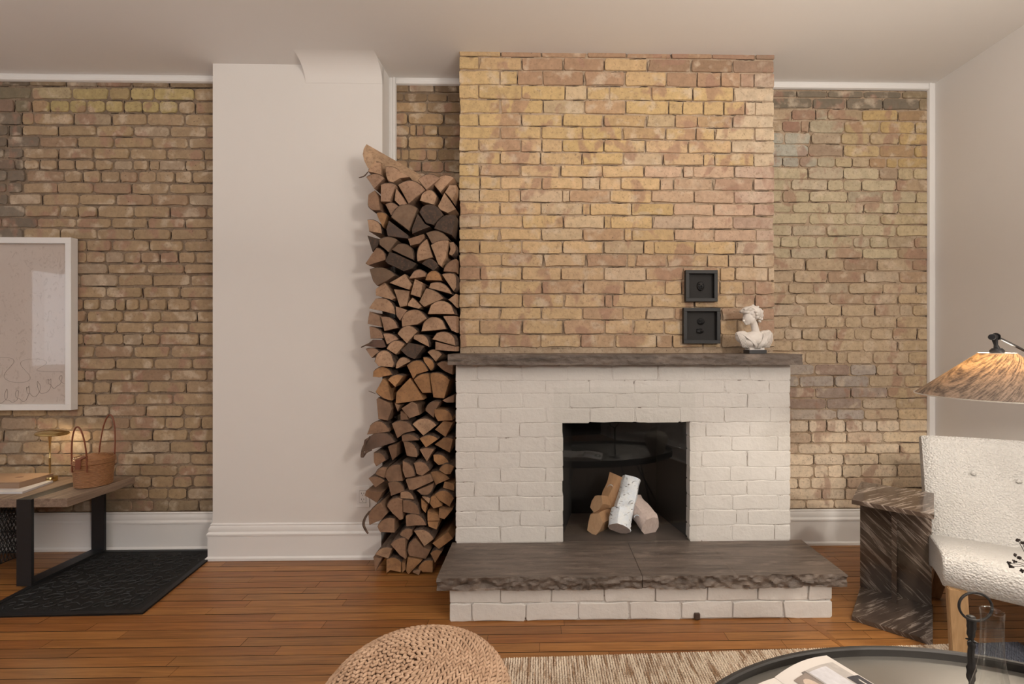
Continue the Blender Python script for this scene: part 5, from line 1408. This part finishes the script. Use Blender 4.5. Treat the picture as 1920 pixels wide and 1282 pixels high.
# open book
C0 = Vector((.742, 1.193, 0)); ux = Vector((.894, .447, 0)); uy = Vector((.447, -.894, 0))
t = empty('open_book', (C0.x, C0.y, TZ-.006)); tag(t, 'open illustrated book lying on the oval coffee table', 'book')
PWd, PHt = .205, .27
def page(u, v, side, lift=0):       # u: 0 spine .. 1 outer edge
    h = .030*math.sin(math.pi*min(1, u*.62+.16))*(1-.25*u)*(1 if side > 0 else .9) + .004-.012*u
    base_ = -ux*PWd*(1-u) if side > 0 else -ux*PWd*(1+u)
    q = base_+uy*PHt*v; return Vector((q.x, q.y, max(h, .004)+.020+lift))
M_pg = plain('book_page', (.74, .70, .665), .45, var=.02)
for side in (1, -1):
    bm = bmesh.new(); NU_, NV_ = 16, 6
    top_ = [[bm.verts.new(page(i/NU_, j/NV_, side)) for j in range(NV_+1)] for i in range(NU_+1)]
    bot_ = [[bm.verts.new(Vector((*page(i/NU_, j/NV_, side).xy, .003))) for j in range(NV_+1)] for i in range(NU_+1)]
    for i in range(NU_):
        for j in range(NV_):
            bm.faces.new((top_[i][j], top_[i+1][j], top_[i+1][j+1], top_[i][j+1])); bm.faces.new((bot_[i][j], bot_[i][j+1], bot_[i+1][j+1], bot_[i+1][j]))
    for i in range(NU_):
        for j in (0, NV_): bm.faces.new((top_[i][j], top_[i+1][j], bot_[i+1][j], bot_[i][j]))
    for j in range(NV_):
        for i in (0, NU_): bm.faces.new((top_[i][j], top_[i][j+1], bot_[i][j+1], bot_[i][j]))
    pg = obj('pages', bm, M_pg, t, smooth=True)
    if side > 0:
        def pic(u0, u1, v0, v1, col, nm, lift, poly=None):
            bm = bmesh.new(); m_ = plain(nm, col, .4, var=.25, sc=60)
            if poly:
                bm.faces.new([bm.verts.new(page(u0+(u1-u0)*a, v0+(v1-v0)*c, 1, lift)) for a, c in poly])
            else:
                g = [[bm.verts.new(page(u0+(u1-u0)*i/6, v0+(v1-v0)*j/4, 1, lift)) for j in range(5)] for i in range(7)]
                for i in range(6):
                    for j in range(4): bm.faces.new((g[i][j], g[i+1][j], g[i+1][j+1], g[i][j+1]))
            obj('printed_picture', bm, m_, pg)
        pic(.30, .90, .10, .85, (.50, .47, .45), 'print_room', .0008)
        pic(.30, .36, .10, .85, (.20, .18, .17), 'print_line', .0012)
        pic(.38, .70, .13, .40, (.66, .66, .70), 'print_wall', .0012)
        pic(.12, .34, .12, .42, (.30, .25, .22), 'print_portrait', .0014)
        pic(.15, .30, .16, .36, (.62, .50, .42), 'print_face', .0018, [(.5+.5*math.cos(a), .5+.5*math.sin(a)) for a in [.45*k for k in range(14)]])
        pic(.74, .97, .30, .62, (.05, .05, .06), 'print_dark', .0014)
        pic(.80, .92, .34, .55, (.72, .69, .64), 'print_flower', .0018, [((.5+(.3+.2*math.sin(3*a))*math.cos(a)), .5+(.45+.05*math.cos(5*a))*math.sin(a)) for a in [.35*k for k in range(18)]])
        pic(.40, .72, .45, .80, (.40, .34, .29), 'print_table', .0013)

# glass carafe, ring-topped iron candlestick, vase with dried flowers, small glass dish
def clear_glass():
    s = MT('clear_glass'); s.base((1, 1, 1), 0); s.b.inputs['Transmission Weight'].default_value = 1; s.b.inputs['IOR'].default_value = 1.45; return s.m
M_cg = clear_glass()
gpz = TZ-.0055; tg_ = .945
def T(px, t_): d = ray(px, 700); return Vector((d.x*t_, d.y*t_, gpz))
g0 = T(1860, .95)
t = empty('glass_carafe', g0); tag(t, 'clear glass carafe with a narrow neck on the coffee table', 'carafe'); t.scale = (.80, .80, 1.12)
out = [(.035, .001), (.050, .012), (.057, .045), (.054, .080), (.044, .112), (.031, .145), (.0255, .175), (.0235, .215), (.0235, .245), (.0248, .258)]
inn_ = [(r-.0017, z+.0006) for r, z in out[1:]][::-1]
bm = bmesh.new(); lathe(bm, [(0, .001)]+out+[(out[-1][0]-.0008, .2588)]+inn_+[(.0, .008)], 48); obj('vessel', bm, thin_glass('carafe_glass', (.96, .965, .96), 1.5), t, smooth='all')
g1 = T(1821, 1.02)
t = empty('candlestick', g1); tag(t, 'black twisted iron candlestick with a ring top behind the carafe', 'candle holder')
M_iron = plain('black_iron', (.02, .018, .018), .5, .4, bump=.3, bsc=120)
bm = bmesh.new(); lathe(bm, [(0, .001), (.035, .001), (.036, .005), (.012, .010), (.007, .014), (0, .014)], 28); obj('foot', bm, M_iron, t, smooth=True)
ztop = CAMZ+ray(1821, 1156).z*1.02-gpz
bm = bmesh.new(); zz = [.01+(ztop-.01)*k/40 for k in range(41)]
tube(bm, [(0.0006*math.cos(z*140), .0006*math.sin(z*140), z) for z in zz], [.0062+.0016*math.sin(z*260)*(1 if abs(z-ztop*.62) > .02 else 0)+(.004*math.exp(-((z-ztop*.9)/.006)**2)+.004*math.exp(-((z-ztop*.99)/.008)**2)+.003*math.exp(-((z-ztop*.5)/.012)**2)) for z in zz], 12); obj('stem', bm, M_iron, t, smooth='all')
for k_ in range(4):
    bm = bmesh.new(); a = k_*1.7; z = ztop*(.78-.04*k_*0); tube(bm, [(.004*math.cos(a), .004*math.sin(a), z), (.012*math.cos(a), .012*math.sin(a), z-.005+.002*k_)], [.003, .0012], 6); obj('thorn', bm, M_iron, t)
rr0 = .0365; rcn = ztop+.028
bm = bmesh.new(); tube(bm, [(rr0*math.cos(a), -.010+rr0*.1*math.sin(a), rcn+rr0*.78*math.sin(a)) for a in [6.2832*i/40 for i in range(40)]], .0026, 8, closed=True); obj('ring', bm, M_iron, t, smooth='all')
t = empty('ceramic_vase', (1.275, 1.065, gpz)); tag(t, 'round shouldered pale ceramic vase with dried flower stems on the coffee table', 'vase')
prv = [(0, .001), (.042, .001), (.052, .02), (.080, .085), (.094, .135), (.092, .165), (.070, .190), (.040, .200), (.036, .205), (.036, .225), (.038, .228), (.033, .228), (.031, .20), (0, .19)]
bm = bmesh.new(); lathe(bm, prv, 48); obj('vessel', bm, plain('matte_ceramic', (.52, .49, .45), .8, bump=.15), t, smooth='all')
M_dry = plain('dried_flower', (.035, .024, .020), .9)
t = empty('dried_flower_stems', (1.275, 1.065, gpz+.19)); tag(t, 'thin dried stems with small dark seed heads entering at the right edge', 'flowers')
V0 = Vector((1.275, 1.065, gpz+.19)); heads = [(1896, 1062), (1902, 1052), (1903, 1040), (1912, 1046), (1908, 1012), (1917, 1018), (1893, 1056), (1916, 1070), (1926, 1000), (1935, 1030), (1950, 1010), (1960, 1045)]
bm = bmesh.new(); bm2 = bmesh.new(); rr = random.Random(12)
fork = at(1932, 1066, 1.07)-V0
for hx, hy in heads:
    p = at(hx, hy, 1.07+rr.uniform(-.015, .02))-V0
    tube(bm, cr([fork+Vector((0, 0, -.0)), fork.lerp(p, .5)+Vector((.002, 0, .003)), p], 4), .0007, 5)
    for j in range(7):
        d = Vector((rr.uniform(-1, 1), rr.uniform(-1, 1), rr.uniform(-.8, 1))).normalized()*.0045
        bmesh.ops.create_icosphere(bm2, subdivisions=1, radius=rr.uniform(.0018, .003), matrix=Matrix.Translation(p+d*rr.uniform(.3, 1)))
tube(bm, cr([Vector((0, 0, -.1)), Vector((0, 0, .02)), fork*.6+Vector((0, 0, .02)), fork], 5), .0012, 6)
obj('stem', bm, M_dry, t); obj('seed_heads', bm2, M_dry, t)
for k in range(3):
    bm = bmesh.new(); e = Vector((.05+.05*k, -.05+.03*k, .16+.05*k)); tube(bm, cr([Vector((.004*k, 0, -.1)), Vector((.004*k, 0, .02)), e], 5), .0012, 6)
    for j in range(8): bmesh.ops.create_icosphere(bm, subdivisions=1, radius=.004, matrix=Matrix.Translation(e+Vector((rr.uniform(-.012, .012), rr.uniform(-.012, .012), rr.uniform(-.01, .014)))))
    obj('flower_stem', bm, M_dry, t)
